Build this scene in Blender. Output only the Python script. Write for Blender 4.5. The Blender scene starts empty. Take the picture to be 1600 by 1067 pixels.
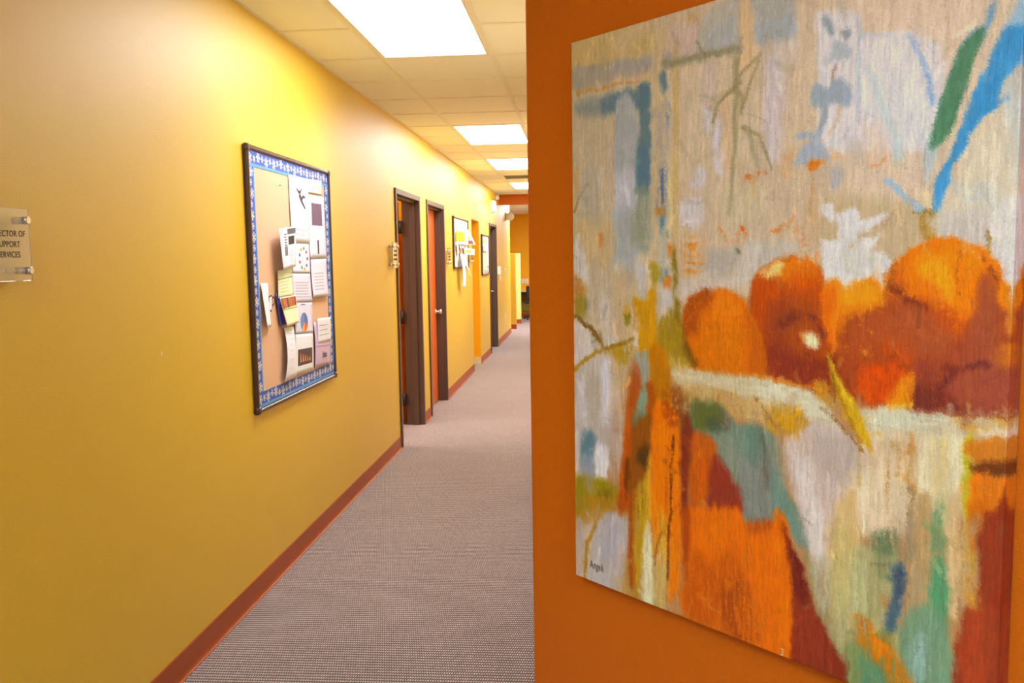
import bpy, bmesh, math, random
import numpy as np
from mathutils import Vector, Matrix

random.seed(7)
SC = bpy.context.scene
COL = SC.collection
R = math.radians

# ---------------------------------------------------------------- helpers
def lin(c):
    c = c / 255.0
    return c / 12.92 if c <= 0.04045 else ((c + 0.055) / 1.055) ** 2.4

def rgb(r, g, b):
    return (lin(r), lin(g), lin(b), 1.0)

def link(o, parent=None):
    COL.objects.link(o)
    if parent is not None:
        o.parent = parent
    return o

def empty(name, loc, label=None, cat=None, group=None, kind=None):
    o = bpy.data.objects.new(name, None)
    o.empty_display_size = 0.05
    o.location = loc
    link(o)
    tag(o, label, cat, group, kind)
    return o

def tag(o, label=None, cat=None, group=None, kind=None):
    if label: o["label"] = label
    if cat: o["category"] = cat
    if group: o["group"] = group
    if kind: o["kind"] = kind
    return o

class MB:
    """collects shapes (in world or local metres) into one mesh"""
    def __init__(self):
        self.bm = bmesh.new()
    def box(self, x0, x1, y0, y1, z0, z1, mi=0):
        b = self.bm
        v = [b.verts.new((x, y, z)) for x in (x0, x1) for y in (y0, y1) for z in (z0, z1)]
        for q in ((0, 1, 3, 2), (4, 6, 7, 5), (0, 4, 5, 1), (2, 3, 7, 6), (0, 2, 6, 4), (1, 5, 7, 3)):
            f = b.faces.new([v[i] for i in q]); f.material_index = mi
        return self
    def rbox(self, x0, x1, y0, y1, z0, z1, r=0.003, seg=2, mi=0):
        t = bmesh.new()
        m = Matrix.Translation(((x0 + x1) / 2, (y0 + y1) / 2, (z0 + z1) / 2)) @ Matrix.Diagonal((x1 - x0, y1 - y0, z1 - z0, 1))
        bmesh.ops.create_cube(t, size=1.0, matrix=m)
        bmesh.ops.bevel(t, geom=t.edges[:], offset=r, segments=seg, profile=0.5, affect='EDGES')
        self.merge(t, mi); return self
    def merge(self, t, mi=0):
        mp = {}
        for v in t.verts: mp[v] = self.bm.verts.new(v.co)
        for f in t.faces:
            g = self.bm.faces.new([mp[v] for v in f.verts]); g.material_index = mi; g.smooth = f.smooth
        t.free()
    def poly(self, pts, mi=0):
        f = self.bm.faces.new([self.bm.verts.new(p) for p in pts]); f.material_index = mi
        return self
    def cyl(self, p0, p1, r0, r1=None, seg=20, mi=0, caps=True):
        r1 = r0 if r1 is None else r1
        p0, p1 = Vector(p0), Vector(p1); d = (p1 - p0).normalized()
        a = d.orthogonal().normalized(); c = d.cross(a)
        ra, rb = [], []
        for i in range(seg):
            t = 2 * math.pi * i / seg; w = a * math.cos(t) + c * math.sin(t)
            ra.append(self.bm.verts.new(p0 + w * r0)); rb.append(self.bm.verts.new(p1 + w * r1))
        for i in range(seg):
            f = self.bm.faces.new((ra[i], ra[(i + 1) % seg], rb[(i + 1) % seg], rb[i])); f.smooth = True; f.material_index = mi
        if caps:
            f = self.bm.faces.new(ra[::-1]); f.material_index = mi
            f = self.bm.faces.new(rb); f.material_index = mi
        return self
    def lathe(self, p0, axis, prof, seg=24, mi=0):
        """prof: list of (distance along axis, radius)"""
        p0 = Vector(p0); d = Vector(axis).normalized(); a = d.orthogonal().normalized(); c = d.cross(a)
        rings = []
        for t, r in prof:
            rings.append([self.bm.verts.new(p0 + d * t + (a * math.cos(2 * math.pi * i / seg) + c * math.sin(2 * math.pi * i / seg)) * max(r, 1e-5)) for i in range(seg)])
        for k in range(len(rings) - 1):
            for i in range(seg):
                f = self.bm.faces.new((rings[k][i], rings[k][(i + 1) % seg], rings[k + 1][(i + 1) % seg], rings[k + 1][i])); f.smooth = True; f.material_index = mi
        f = self.bm.faces.new(rings[0][::-1]); f.material_index = mi
        f = self.bm.faces.new(rings[-1]); f.material_index = mi
        return self
    def prism(self, prof, axis_pts, mi=0):
        """sweep a closed profile (list of (a, z)) along a straight run: axis_pts gives two 3-D frames (origin, a-direction)"""
        rows = []
        for o, ad in axis_pts:
            rows.append([self.bm.verts.new(Vector(o) + Vector(ad) * a + Vector((0, 0, z))) for a, z in prof])
        n = len(prof)
        for i in range(n):
            f = self.bm.faces.new((rows[0][i], rows[0][(i + 1) % n], rows[1][(i + 1) % n], rows[1][i])); f.material_index = mi
        self.bm.faces.new(rows[0][::-1]).material_index = mi
        self.bm.faces.new(rows[1]).material_index = mi
        return self
    def build(self, name, mats, parent=None, bevel=0.0, seg=2, smooth=None):
        bmesh.ops.recalc_face_normals(self.bm, faces=self.bm.faces[:])
        me = bpy.data.meshes.new(name)
        self.bm.to_mesh(me); self.bm.free()
        for m in (mats if isinstance(mats, (list, tuple)) else [mats]): me.materials.append(m)
        o = link(bpy.data.objects.new(name, me), parent)
        if parent is not None:
            o.matrix_parent_inverse = Matrix.Identity(4)
            off = Vector(parent.location)
            p = parent.parent
            while p is not None:
                off += Vector(p.location); p = p.parent
            me.transform(Matrix.Translation(-off))
        if bevel > 0:
            b = o.modifiers.new("bevel", 'BEVEL'); b.width = bevel; b.segments = seg; b.limit_method = 'ANGLE'
        return o

# ---------------------------------------------------------------- materials
def mat(name, color, rough=0.5, spec=0.5, metal=0.0, bump=None, noise=None, coat=0.0):
    """bump = (scale, distance) ; noise = (scale, amount) varies the pigment a little"""
    m = bpy.data.materials.new(name); m.use_nodes = True
    nt = m.node_tree; b = nt.nodes["Principled BSDF"]
    b.inputs["Base Color"].default_value = color
    b.inputs["Roughness"].default_value = rough
    b.inputs["Specular IOR Level"].default_value = spec
    b.inputs["Metallic"].default_value = metal
    b.inputs["Coat Weight"].default_value = coat
    if bump or noise:
        tc = nt.nodes.new("ShaderNodeTexCoord")
    if bump:
        n = nt.nodes.new("ShaderNodeTexNoise"); n.inputs["Scale"].default_value = bump[0]; n.inputs["Detail"].default_value = 3
        bp = nt.nodes.new("ShaderNodeBump"); bp.inputs["Distance"].default_value = bump[1]; bp.inputs["Strength"].default_value = 1.0
        nt.links.new(tc.outputs["Object"], n.inputs["Vector"]); nt.links.new(n.outputs["Fac"], bp.inputs["Height"]); nt.links.new(bp.outputs["Normal"], b.inputs["Normal"])
    if noise:
        n = nt.nodes.new("ShaderNodeTexNoise"); n.inputs["Scale"].default_value = noise[0]; n.inputs["Detail"].default_value = 4
        nt.links.new(tc.outputs["Object"], n.inputs["Vector"])
        mx = nt.nodes.new("ShaderNodeMix"); mx.data_type = 'RGBA'
        lo = tuple(c * (1 - noise[1]) for c in color[:3]) + (1,); hi = tuple(min(1, c * (1 + noise[1])) for c in color[:3]) + (1,)
        mx.inputs["A"].default_value = lo; mx.inputs["B"].default_value = hi
        nt.links.new(n.outputs["Fac"], mx.inputs["Factor"]); nt.links.new(mx.outputs["Result"], b.inputs["Base Color"])
    return m

def emit(name, strength, color):
    m = bpy.data.materials.new(name); m.use_nodes = True
    b = m.node_tree.nodes["Principled BSDF"]
    b.inputs["Base Color"].default_value = (0.9, 0.9, 0.9, 1)
    b.inputs["Emission Color"].default_value = color; b.inputs["Emission Strength"].default_value = strength
    b.inputs["Roughness"].default_value = 0.5
    return m

def glassy(name, tint=(1, 1, 1, 1), rough=0.03):
    m = bpy.data.materials.new(name); m.use_nodes = True
    b = m.node_tree.nodes["Principled BSDF"]
    b.inputs["Base Color"].default_value = tint; b.inputs["Roughness"].default_value = rough
    b.inputs["Transmission Weight"].default_value = 1.0; b.inputs["IOR"].default_value = 1.45
    return m

YELLOW = mat("yellow_wall_paint", rgb(224, 184, 6), rough=0.55, spec=0.25, bump=(230, 0.0018), coat=1.0)
YELLOW.node_tree.nodes["Principled BSDF"].inputs["Coat Roughness"].default_value = 0.52; YELLOW.node_tree.nodes["Principled BSDF"].inputs["Coat IOR"].default_value = 1.7
GOLD = mat("golden_wall_paint", rgb(248, 178, 8), rough=0.5, spec=0.3, bump=(240, 0.0006))
OFFWHITE = mat("off_white_wall_paint", rgb(196, 190, 180), rough=0.5, spec=0.3, bump=(240, 0.0006))
CREAMW = mat("cream_wall_paint", rgb(236, 212, 150), rough=0.5, spec=0.3, bump=(240, 0.0006))
ORANGE = mat("orange_wall_paint", rgb(206, 104, 10), rough=0.5, spec=0.25, bump=(240, 0.0011))
BASE = mat("terracotta_rubber_base", rgb(162, 72, 20), rough=0.38, spec=0.5)
CREAMB = mat("cream_base", rgb(226, 208, 160), rough=0.4)
TILE = mat("ceiling_tile", rgb(248, 246, 240), rough=0.9, spec=0.2, bump=(300, 0.0008), noise=(120, 0.03))
TBAR = mat("ceiling_tee_enamel", rgb(240, 234, 222), rough=0.5)
WHITE = mat("white_plastic", rgb(238, 236, 234), rough=0.4)
BRONZE = mat("brown_door_enamel", rgb(88, 66, 56), rough=0.42, spec=0.5, bump=(180, 0.0003))
DARKDOOR = mat("dark_brown_door", rgb(78, 55, 42), rough=0.45)
HINGE = mat("dark_bronze_metal", rgb(62, 54, 50), rough=0.4, metal=0.6)
STEEL = mat("satin_nickel", rgb(222, 218, 214), rough=0.22, metal=0.8)
BOARDF = mat("dark_brown_plastic", rgb(74, 50, 42), rough=0.3, spec=0.5)
CORK = mat("peach_cork", rgb(226, 184, 152), rough=0.75, noise=(150, 0.12), bump=(300, 0.0004))
BLUE = mat("blue_border_paper", rgb(52, 92, 196), rough=0.55, noise=(60, 0.25))
LBLUE = mat("light_blue_border_paper", rgb(92, 158, 232), rough=0.55)
PAPER = mat("white_paper", rgb(236, 238, 254), rough=0.7)
INK = mat("black_ink", rgb(28, 26, 30), rough=0.6)
GREYINK = mat("grey_ink", rgb(190, 188, 206), rough=0.6)
DKGREY = mat("dark_grey_ink", rgb(92, 90, 100), rough=0.6)
ACRYLIC = glassy("clear_acrylic", (0.98, 0.98, 0.97, 1), 0.03); ACRYLIC.node_tree.nodes["Principled BSDF"].inputs["Transmission Weight"].default_value = 0.88
DARKIN = mat("dark_recess", rgb(60, 52, 44), rough=0.8)

def wood(name, c0, c1):
    m = mat(name, c0, rough=0.4, spec=0.4); nt = m.node_tree; b = nt.nodes["Principled BSDF"]
    tc = nt.nodes.new("ShaderNodeTexCoord"); mp = nt.nodes.new("ShaderNodeMapping"); mp.inputs["Scale"].default_value = (14, 14, 0.9)
    n = nt.nodes.new("ShaderNodeTexNoise"); n.inputs["Scale"].default_value = 4; n.inputs["Detail"].default_value = 5
    mx = nt.nodes.new("ShaderNodeMix"); mx.data_type = 'RGBA'; mx.inputs["A"].default_value = c0; mx.inputs["B"].default_value = c1
    nt.links.new(tc.outputs["Object"], mp.inputs["Vector"]); nt.links.new(mp.outputs["Vector"], n.inputs["Vector"])
    nt.links.new(n.outputs["Fac"], mx.inputs["Factor"]); nt.links.new(mx.outputs["Result"], b.inputs["Base Color"])
    return m
OAK = wood("stained_wood", rgb(196, 92, 40), rgb(222, 116, 54))

def carpet():
    m = bpy.data.materials.new("woven_carpet"); m.use_nodes = True
    nt = m.node_tree; N = nt.nodes; L = nt.links; b = N["Principled BSDF"]
    b.inputs["Roughness"].default_value = 0.95; b.inputs["Specular IOR Level"].default_value = 0.15
    b.inputs["Sheen Weight"].default_value = 0.25; b.inputs["Sheen Roughness"].default_value = 0.5
    b.inputs["Sheen Tint"].default_value = (0.9, 0.82, 0.85, 1)
    tc = N.new("ShaderNodeTexCoord"); sp = N.new("ShaderNodeSeparateXYZ"); L.new(tc.outputs["Object"], sp.inputs[0])
    def mth(op, a, c=None):
        n = N.new("ShaderNodeMath"); n.operation = op
        for i, v in enumerate((a, c)):
            if v is None: continue
            if isinstance(v, (int, float)): n.inputs[i].default_value = v
            else: L.new(v, n.inputs[i])
        return n.outputs[0]
    P = 0.0091
    yr = mth('DIVIDE', sp.outputs[1], 0.0198)
    row = mth('FLOOR', yr)
    half = mth('MULTIPLY', mth('FLOORED_MODULO', row, 2.0), 0.5)
    xr = mth('ADD', mth('DIVIDE', sp.outputs[0], P), half)
    fy = mth('SUBTRACT', mth('FRACT', yr), 0.5)
    fx = mth('SUBTRACT', mth('SUBTRACT', mth('FRACT', xr), 0.5), mth('MULTIPLY', fy, 0.3))
    d = mth('SQRT', mth('ADD', mth('MULTIPLY', fx, fx), mth('MULTIPLY', fy, fy)))
    mr = N.new("ShaderNodeMapRange"); mr.interpolation_type = 'SMOOTHSTEP'
    L.new(d, mr.inputs["Value"]); mr.inputs["From Min"].default_value = 0.50; mr.inputs["From Max"].default_value = 0.14
    wn = N.new("ShaderNodeTexWhiteNoise"); wn.noise_dimensions = '2D'
    cv = N.new("ShaderNodeCombineXYZ"); L.new(mth('FLOOR', xr), cv.inputs[0]); L.new(row, cv.inputs[1]); L.new(cv.outputs[0], wn.inputs["Vector"])
    br = mth('ADD', mth('MULTIPLY', wn.outputs["Value"], 0.35), 0.72)
    fac = mth('MULTIPLY', mr.outputs[0], br)
    mx = N.new("ShaderNodeMix"); mx.data_type = 'RGBA'
    mx.inputs["A"].default_value = CARPET_DARK; mx.inputs["B"].default_value = CARPET_LIGHT
    L.new(fac, mx.inputs["Factor"])
    ns = N.new("ShaderNodeTexNoise"); ns.inputs["Scale"].default_value = 2.5; ns.inputs["Detail"].default_value = 3; L.new(tc.outputs["Object"], ns.inputs["Vector"])
    mx2 = N.new("ShaderNodeMix"); mx2.data_type = 'RGBA'; mx2.blend_type = 'MULTIPLY'
    mx2.inputs["Factor"].default_value = 1.0
    ramp = N.new("ShaderNodeMapRange"); L.new(ns.outputs["Fac"], ramp.inputs["Value"]); ramp.inputs["To Min"].default_value = 0.86; ramp.inputs["To Max"].default_value = 1.12
    L.new(mx.outputs["Result"], mx2.inputs["A"]); L.new(ramp.outputs[0], mx2.inputs["B"])
    L.new(mx2.outputs["Result"], b.inputs["Base Color"])
    bp = N.new("ShaderNodeBump"); bp.inputs["Distance"].default_value = 0.0015; bp.inputs["Strength"].default_value = 0.7
    L.new(mr.outputs[0], bp.inputs["Height"]); L.new(bp.outputs["Normal"], b.inputs["Normal"])
    return m
CARPET_DARK = rgb(90, 74, 72); CARPET_LIGHT = rgb(216, 202, 202)
CARPET = carpet()

# ---------------------------------------------------------------- the place, in metres
# x = 0 is the face of the long yellow wall, +y runs down the corridor, z = 0 is the carpet
CEIL = 2.603
EYE = Vector((1.4588, 0.0, 1.5000))
Y0 = 4.1553; MOD = 0.6096            # ceiling grid origin and 2 ft module
XA = 0.3667; XB = XA + MOD
TH = R(-44.1)
UDIR = Vector((math.sin(TH), math.cos(TH), 0))       # along the diagonal orange wall, towards the corridor
NDIR = Vector((math.cos(TH), -math.sin(TH), 0))      # into the wall
PD = 1.35607                                          # from the eye to the face of the canvas
WALLOFF = 0.044
def diag(u, d, z):
    """point on the diagonal wall: u along it, d in front of (+) its plaster face"""
    p = EYE + NDIR * (PD + WALLOFF - d) + UDIR * u
    return Vector((p.x, p.y, z))
CORNER = diag(1.6455, 0, 0)
DIAG_END = diag(-1.75, 0, 0)
YB = -2.6          # back of the lobby
XR = DIAG_END.x

# floor
f = MB(); f.box(-2.6, 5.0, YB - 0.2, 22.2, -0.05, 0.0)
tag(f.build("floor", CARPET), "greyish mauve woven carpet with pale bead pattern along the corridor", "floor", kind="structure")

# left wall with its openings (name, y0, y1, top)
DOORS = {"a": (6.65, 7.67, 2.062), "b": (8.01, 9.02, 2.062), "d": (13.43, 14.53, 2.06)}
OPEN = (11.33, 12.11, 2.024)
FW = 0.045          # face width of the door casings
cuts = [(6.65 + FW - 0.01, 7.67 - FW + 0.01, 2.062 - FW + 0.01), (8.01 + FW - 0.01, 9.02 - FW + 0.01, 2.062 - FW + 0.01), OPEN, (13.43 + FW - 0.01, 14.53 - FW + 0.01, 2.06 - FW + 0.01)]
WT = 0.14
w = MB(); y = YB
for c0, c1, top in cuts:
    w.box(-WT, 0, y, c0, 0, CEIL + 0.03)
    w.box(-WT, 0, c0, c1, top, CEIL + 0.03)
    y = c1
w.box(-WT, 0, y, 17.35, 0, CEIL + 0.03)
tag(w.build("wall_left", YELLOW), "long glossy yellow wall of the corridor, with doors and notice boards", "wall", kind="structure")

# diagonal orange wall, turning at the corner into the corridor's right wall
w = MB()
rad = 0.014
cA = diag(1.6455 - rad, 0, 0)
pts = [DIAG_END.copy(), cA]
# rounded corner bead
end = CORNER + Vector((0.012, rad * 1.3, 0))
for i in range(1, 6):
    t = i / 6
    pts.append(((1 - t) ** 2) * cA + 2 * t * (1 - t) * CORNER + t * t * end)
pts.append(end)
far_r = Vector((end.x + 0.002, end.y + 0.05, 0)); pts.append(far_r)
back = [Vector((CORNER.x + 0.16, end.y + 0.05, 0)), DIAG_END + NDIR * 0.14]
ring = pts + back
lo = [w.bm.verts.new(p) for p in ring]; hi = [w.bm.verts.new(p + Vector((0, 0, CEIL + 0.03))) for p in ring]
for i in range(len(ring)):
    j = (i + 1) % len(ring); w.bm.faces.new((lo[i], lo[j], hi[j], hi[i]))
w.bm.faces.new(lo[::-1]); w.bm.faces.new(hi)
tag(w.build("wall_right", ORANGE), "burnt orange wall with the large painting, set at an angle to the corridor", "wall", kind="structure")
w = MB(); w.box(far_r.x, CORNER.x + 0.16, far_r.y, 15.2, 0, CEIL + 0.03)
tag(w.build("wall_corridor", CREAMW), "cream right-hand wall of the corridor, hidden behind the orange wall", "wall", kind="structure")

w = MB(); w.box(0, XR + 0.2, YB - 0.14, YB, 0, CEIL + 0.03)
tag(w.build("wall_back", OFFWHITE), "off-white wall behind the viewer closing the lobby", "wall", kind="structure")
w = MB(); w.box(XR, XR + 0.14, YB, DIAG_END.y + 0.1, 0, CEIL + 0.03)
tag(w.build("wall_lobby", OFFWHITE), "off-white side wall of the lobby beyond the painting", "wall", kind="structure")

# far end: open office beyond the beam
w = MB(); w.box(-2.6, 4.6, 21.9, 22.05, 0, CEIL + 0.03)
tag(w.build("wall_far", GOLD), "deep golden wall at the far end of the corridor", "wall", kind="structure")
w = MB(); w.box(-2.6, -2.45, 15.0, 21.9, 0, CEIL + 0.03); w.box(-2.45, -WT, 17.2, 17.35, 0, CEIL + 0.03)
tag(w.build("wall_office_left", GOLD), "golden side wall of the far office", "wall", kind="structure")
w = MB(); w.box(4.45, 4.6, 15.2, 21.9, 0, CEIL + 0.03); w.box(CORNER.x + 0.16, 4.45, 15.06, 15.2, 0, CEIL + 0.03)
tag(w.build("wall_office_right", YELLOW), "yellow side wall of the far office", "wall", kind="structure")
w = MB(); w.box(0.0, CORNER.x + 0.02, 15.06, 15.30, 2.440, CEIL + 0.02)
tag(w.build("beam", ORANGE), "orange beam crossing the corridor below the ceiling", "beam", kind="structure")
# two half-height partitions at the far end
w = MB(); w.box(-1.4, 0.044, 18.1, 18.2, 0, 1.60)
tag(w.build("partition", YELLOW), "nearer half-height yellow partition at the end of the yellow wall", "partition", kind="structure")
w = MB(); w.box(-1.4, 0.040, 19.6, 19.72, 0, 1.612)
tag(w.build("partition", mat("pale_yellow_laminate", rgb(244, 218, 132), rough=0.5)), "farther half-height yellow partition, in front of the golden end wall", "partition", kind="structure")

# dim rooms behind the two open doorways
w = MB()
for (ya, yb, xd) in ((5.2, 7.95, -2.4), (11.33, 12.11, -1.9)):
    w.box(xd - 0.1, xd, ya - 0.1, yb + 0.1, 0, CEIL); w.box(xd, -WT, ya - 0.1, ya, 0, CEIL); w.box(xd, -WT, yb, yb + 0.1, 0, CEIL)
tag(w.build("wall_rooms", GOLD), "golden walls of the room and passage seen through the openings", "wall", kind="structure")
w = MB(); w.box(-2.4, -WT, 8.06, 8.1, 0, CEIL); w.box(-0.5, -WT, 13.3, 14.7, 0, CEIL)
w.build("wall_behind_doors", DARKIN)["kind"] = "structure"
tag(bpy.data.objects["wall_behind_doors"], "dark wall behind the closed doors", "wall")
w = MB(); w.box(-1.9, 0.001, 12.094, 12.101, 0.0, 0.10); 
tag(w.build("baseboard_passage", CREAMB), "cream baseboard on the side of the doorless passage", "baseboard", kind="structure")

w = MB(); w.box(-1.9, 0.0005, 12.100, 12.111, 0.0, OPEN[2])
tag(w.build("trim_2", mat("amber_wall_paint", rgb(255, 172, 4), rough=0.5, spec=0.3)), "bright amber side of the doorless passage in the yellow wall", "wall", kind="structure")

# baseboards: coved rubber profile
PROF = [(0, 0), (0.016, 0), (0.016, 0.003), (0.010, 0.008), (0.006, 0.016), (0.0045, 0.03), (0.0045, 0.098), (0.0025, 0.101), (0, 0.101)]
def base_run(m, p, q, nrm):
    m.prism(PROF, [(p, nrm), (q, nrm)])
w = MB()
for a, b in ((YB, 6.65), (7.67, 8.01), (9.02, 11.33), (12.11, 13.43), (14.53, 17.35)):
    base_run(w, (0, a, 0), (0, b, 0), (1, 0, 0))
base_run(w, (-1.4, 18.1, 0), (0.044, 18.1, 0), (0, -1, 0)); base_run(w, (-1.4, 19.6, 0), (0.040, 19.6, 0), (0, -1, 0))
base_run(w, (0.044, 18.1, 0), (0.044, 18.2, 0), (1, 0, 0)); base_run(w, (0.040, 19.6, 0), (0.040, 19.72, 0), (1, 0, 0))
base_run(w, (-2.4, 21.9, 0), (4.4, 21.9, 0), (0, -1, 0))
tag(w.build("baseboard_left", BASE), "terracotta rubber baseboard at the foot of the yellow wall", "baseboard", kind="structure")
w = MB(); base_run(w, CORNER, DIAG_END, -NDIR); base_run(w, (CORNER.x + 0.018, 2.2, 0), (CORNER.x + 0.02, 15.2, 0), (-1, 0, 0))
tag(w.build("baseboard_right", BASE), "terracotta rubber baseboard at the foot of the orange wall", "baseboard", kind="structure")

# ceiling: lay-in tiles between tee bars; troffers and the vent fill their own cells
XL = [0.0, XA] + [XA + MOD * k for k in range(1, 8)]
KS = list(range(-12, 30))
LAMPS = [(-9, 2), (-1, 2), (5, 2), (9, 2), (14, 2), (22, 2)]          # start row, length in modules, in the column between XA and XB
ADDED_LAMPS = [(4, -10, 2), (6, -9, 2), (4, 22, 2)]                                            # column, start row, length: unseen lamps added to brighten lobby and far office
VENT = (12, 1)
def cell_busy(ci, k):
    if ci == 1:
        if any(a <= k < a + n for a, n in LAMPS): return True
        if VENT[0] == k: return True
    return any(c == ci and a <= k < a + n for c, a, n in ADDED_LAMPS)
t = MB()
for ci in range(len(XL) - 1):
    for k in KS:
        if cell_busy(ci, k): continue
        ya, yb = Y0 + k * MOD, Y0 + (k + 1) * MOD
        t.rbox(XL[ci] + 0.002, XL[ci + 1] - 0.002, ya + 0.002, yb - 0.002, CEIL + 0.003, CEIL + 0.02, r=0.002, seg=1)
t.box(-2.6, 0.0, YB - 0.2, 22.2, CEIL + 0.0, CEIL + 0.03)            # plaster ceilings of the side rooms
tag(t.build("ceiling", TILE), "cream suspended ceiling of square lay-in tiles", "ceiling", kind="structure")
t = MB(); hw = 0.012
def tee(x0, x1, y0, y1): t.box(x0, x1, y0, y1, CEIL - 0.002, CEIL + 0.010)
for x in XL[1:]: tee(x - hw, x + hw, YB, 22.0)
tee(0, 0.020, YB, 17.35)
for ci in range(len(XL) - 1):
    for k in KS:
        if cell_busy(ci, k) and cell_busy(ci, k - 1): continue
        ya = Y0 + k * MOD
        t.box(XL[ci] + hw, XL[ci + 1] - hw, ya - hw, ya + hw, CEIL - 0.001, CEIL + 0.009)
tag(t.build("trim_1", TBAR), "cream metal grid carrying the ceiling tiles", "trim", kind="structure")
t = MB(); t.box(-2.6, 5.0, YB - 0.2, 22.2, CEIL + 0.12, CEIL + 0.16)
tag(t.build("ceiling_slab", DARKIN), "dark slab above the suspended ceiling", "ceiling", kind="structure")

# ---------------------------------------------------------------- recessed ceiling lights
LAMP_COL = (0.97, 0.98, 1.0, 1)
LAMP_STRENGTH = [28,13.5,18,20,20,45]
FRAME = mat("white_troffer_enamel", rgb(240, 234, 222), rough=0.4)
def troffer(x0, x1, k, n, strength, label, col=LAMP_COL):
    ya, yb = Y0 + k * MOD, Y0 + (k + n) * MOD
    o = empty("ceiling_light", ((x0 + x1) / 2, (ya + yb) / 2, CEIL), label, "ceiling light", "recessed lights in the ceiling")
    a, b, c, d = x0 + hw + 0.001, x1 - hw - 0.001, ya + hw + 0.001, yb - hw - 0.001
    r = 0.017
    m = MB()
    for q in ((a, a + r, c, d), (b - r, b, c, d), (a + r, b - r, c, c + r), (a + r, b - r, d - r, d)):
        m.rbox(q[0], q[1], q[2], q[3], CEIL - 0.003, CEIL + 0.02, r=0.002, seg=1)
    m.build("frame", FRAME, o)
    m = MB(); m.box(a + r, b - r, c + r, d - r, CEIL + 0.004, CEIL + 0.010)
    m.build("diffuser", emit("lamp_diffuser", strength, col), o)
    m = MB(); m.box(a, b, c, d, CEIL + 0.030, CEIL + 0.10)
    m.build("housing", WHITE, o)
    return o
names = ["bright panel light in the ceiling beside the yellow wall, nearest the viewer",
         "large bright ceiling panel light above the notice board with the blue border",
         "second glowing ceiling panel from the front, beyond the first two doors",
         "third glowing ceiling panel from the front, just before the ceiling vent",
         "smallest glowing ceiling panel, just before the orange beam",
         "ceiling panel light beyond the orange beam in the far office"]
for (k, n), s, lb in zip(LAMPS, LAMP_STRENGTH, names):
    troffer(XA, XB, k, n, s, lb, (0.70, 0.87, 1.0, 1) if k < -2 else LAMP_COL)
for (c, k, n), s, lb in zip(ADDED_LAMPS, [24,2,50], ("added unseen ceiling panel light of the lobby, behind the viewer", "added unseen ceiling panel light of the lobby, far to the right of the painting", "added unseen ceiling panel light at the far right of the office beyond the beam")):
    troffer(XL[c], XL[c + 1], k, n, s, lb, (0.70, 0.87, 1.0, 1) if k < 0 else LAMP_COL)

# air vent
ya, yb = Y0 + 12 * MOD, Y0 + 13 * MOD
o = empty("ceiling_vent", ((XA + XB) / 2, (ya + yb) / 2, CEIL), "slatted metal air vent in the ceiling between two light panels", "vent")
m = MB(); a, b, c, d = XA + hw + .001, XB - hw - .001, ya + hw + .001, yb - hw - .001
for q in ((a, a + .03, c, d), (b - .03, b, c, d), (a + .03, b - .03, c, c + .03), (a + .03, b - .03, d - .03, d)):
    m.rbox(q[0], q[1], q[2], q[3], CEIL - 0.008, CEIL + 0.012, r=0.002, seg=1)
m.build("frame", TBAR, o)
m = MB(); n = 12
for i in range(n):
    yy = c + .04 + (d - c - .08) * i / (n - 1)
    m.poly([(a + .03, yy - .012, CEIL - .005), (b - .03, yy - .012, CEIL - .005), (b - .03, yy + .016, CEIL + .014), (a + .03, yy + .016, CEIL + .014)])
m.build("louvre", TBAR, o)
m = MB(); m.box(a, b, c, d, CEIL + .03, CEIL + .05); m.build("duct_back", DARKIN, o)

# ---------------------------------------------------------------- doors
def door_frame(root, y0, y1, top):
    m = MB()
    pr = 0.014                       # casing stands proud of the wall
    for a, b in ((y0, y0 + FW), (y1 - FW, y1)):
        m.rbox(-0.002, pr, a, b, 0, top, r=0.003, seg=1)
    m.rbox(-0.002, pr, y0 + FW - .002, y1 - FW + .002, top - FW, top, r=0.003, seg=1)
    # jambs and stops through the wall thickness
    m.box(-WT - 0.01, 0.004, y0 + FW - 0.012, y0 + FW - 0.001, 0, top - FW + 0.012)
    m.box(-WT - 0.01, 0.004, y1 - FW + 0.001, y1 - FW + 0.012, 0, top - FW + 0.012)
    m.box(-WT - 0.01, 0.004, y0 + FW - 0.001, y1 - FW + 0.001, top - FW + 0.001, top - FW + 0.012)
    for a, b in ((y0 + FW - .001, y0 + FW + .015), (y1 - FW - .015, y1 - FW + .001)):
        m.rbox(-0.085, -0.035, a, b, 0, top - FW, r=0.002, seg=1)
    m.rbox(-0.085, -0.035, y0 + FW, y1 - FW, top - FW - .015, top - FW + .001, r=0.002, seg=1)
    return m.build("door_frame", BRONZE, root)

def knob(parent, x, y, z, m_=STEEL):
    m = MB()
    m.lathe((x, y, z), (1, 0, 0), [(0, .032), (.006, .032), (.010, .026), (.012, .013), (.030, .012), (.036, .020), (.046, .0275), (.058, .0285), (.066, .023), (.069, .010)])
    return m.build("door_knob", m_, parent)

# first doorway: door swung into the room, hinged on the far jamb
y0, y1, top = DOORS["a"]
d1 = empty("door_1", (0, (y0 + y1) / 2, 0), "nearest brown-framed doorway, its orange wood door swung inwards", "door", kind="structure")
door_frame(d1, y0, y1, top)
m = MB(); m.rbox(-1.09, -0.184, 7.618, 7.662, 0.008, top - FW - .004, r=0.002, seg=1)
leaf = m.build("door_leaf", OAK, d1)
for z in (1.79, 0.983, 0.234):
    m = MB(); m.rbox(-0.186, -0.142, 7.604, 7.612, z - .057, z + .057, r=.001, seg=1)
    m.cyl((-0.164, 7.601, z - .057), (-0.164, 7.601, z + .057), .010, seg=14)
    m.build("hinge", HINGE, leaf)
knob(leaf, -1.02, 7.60, 0.96)

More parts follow.
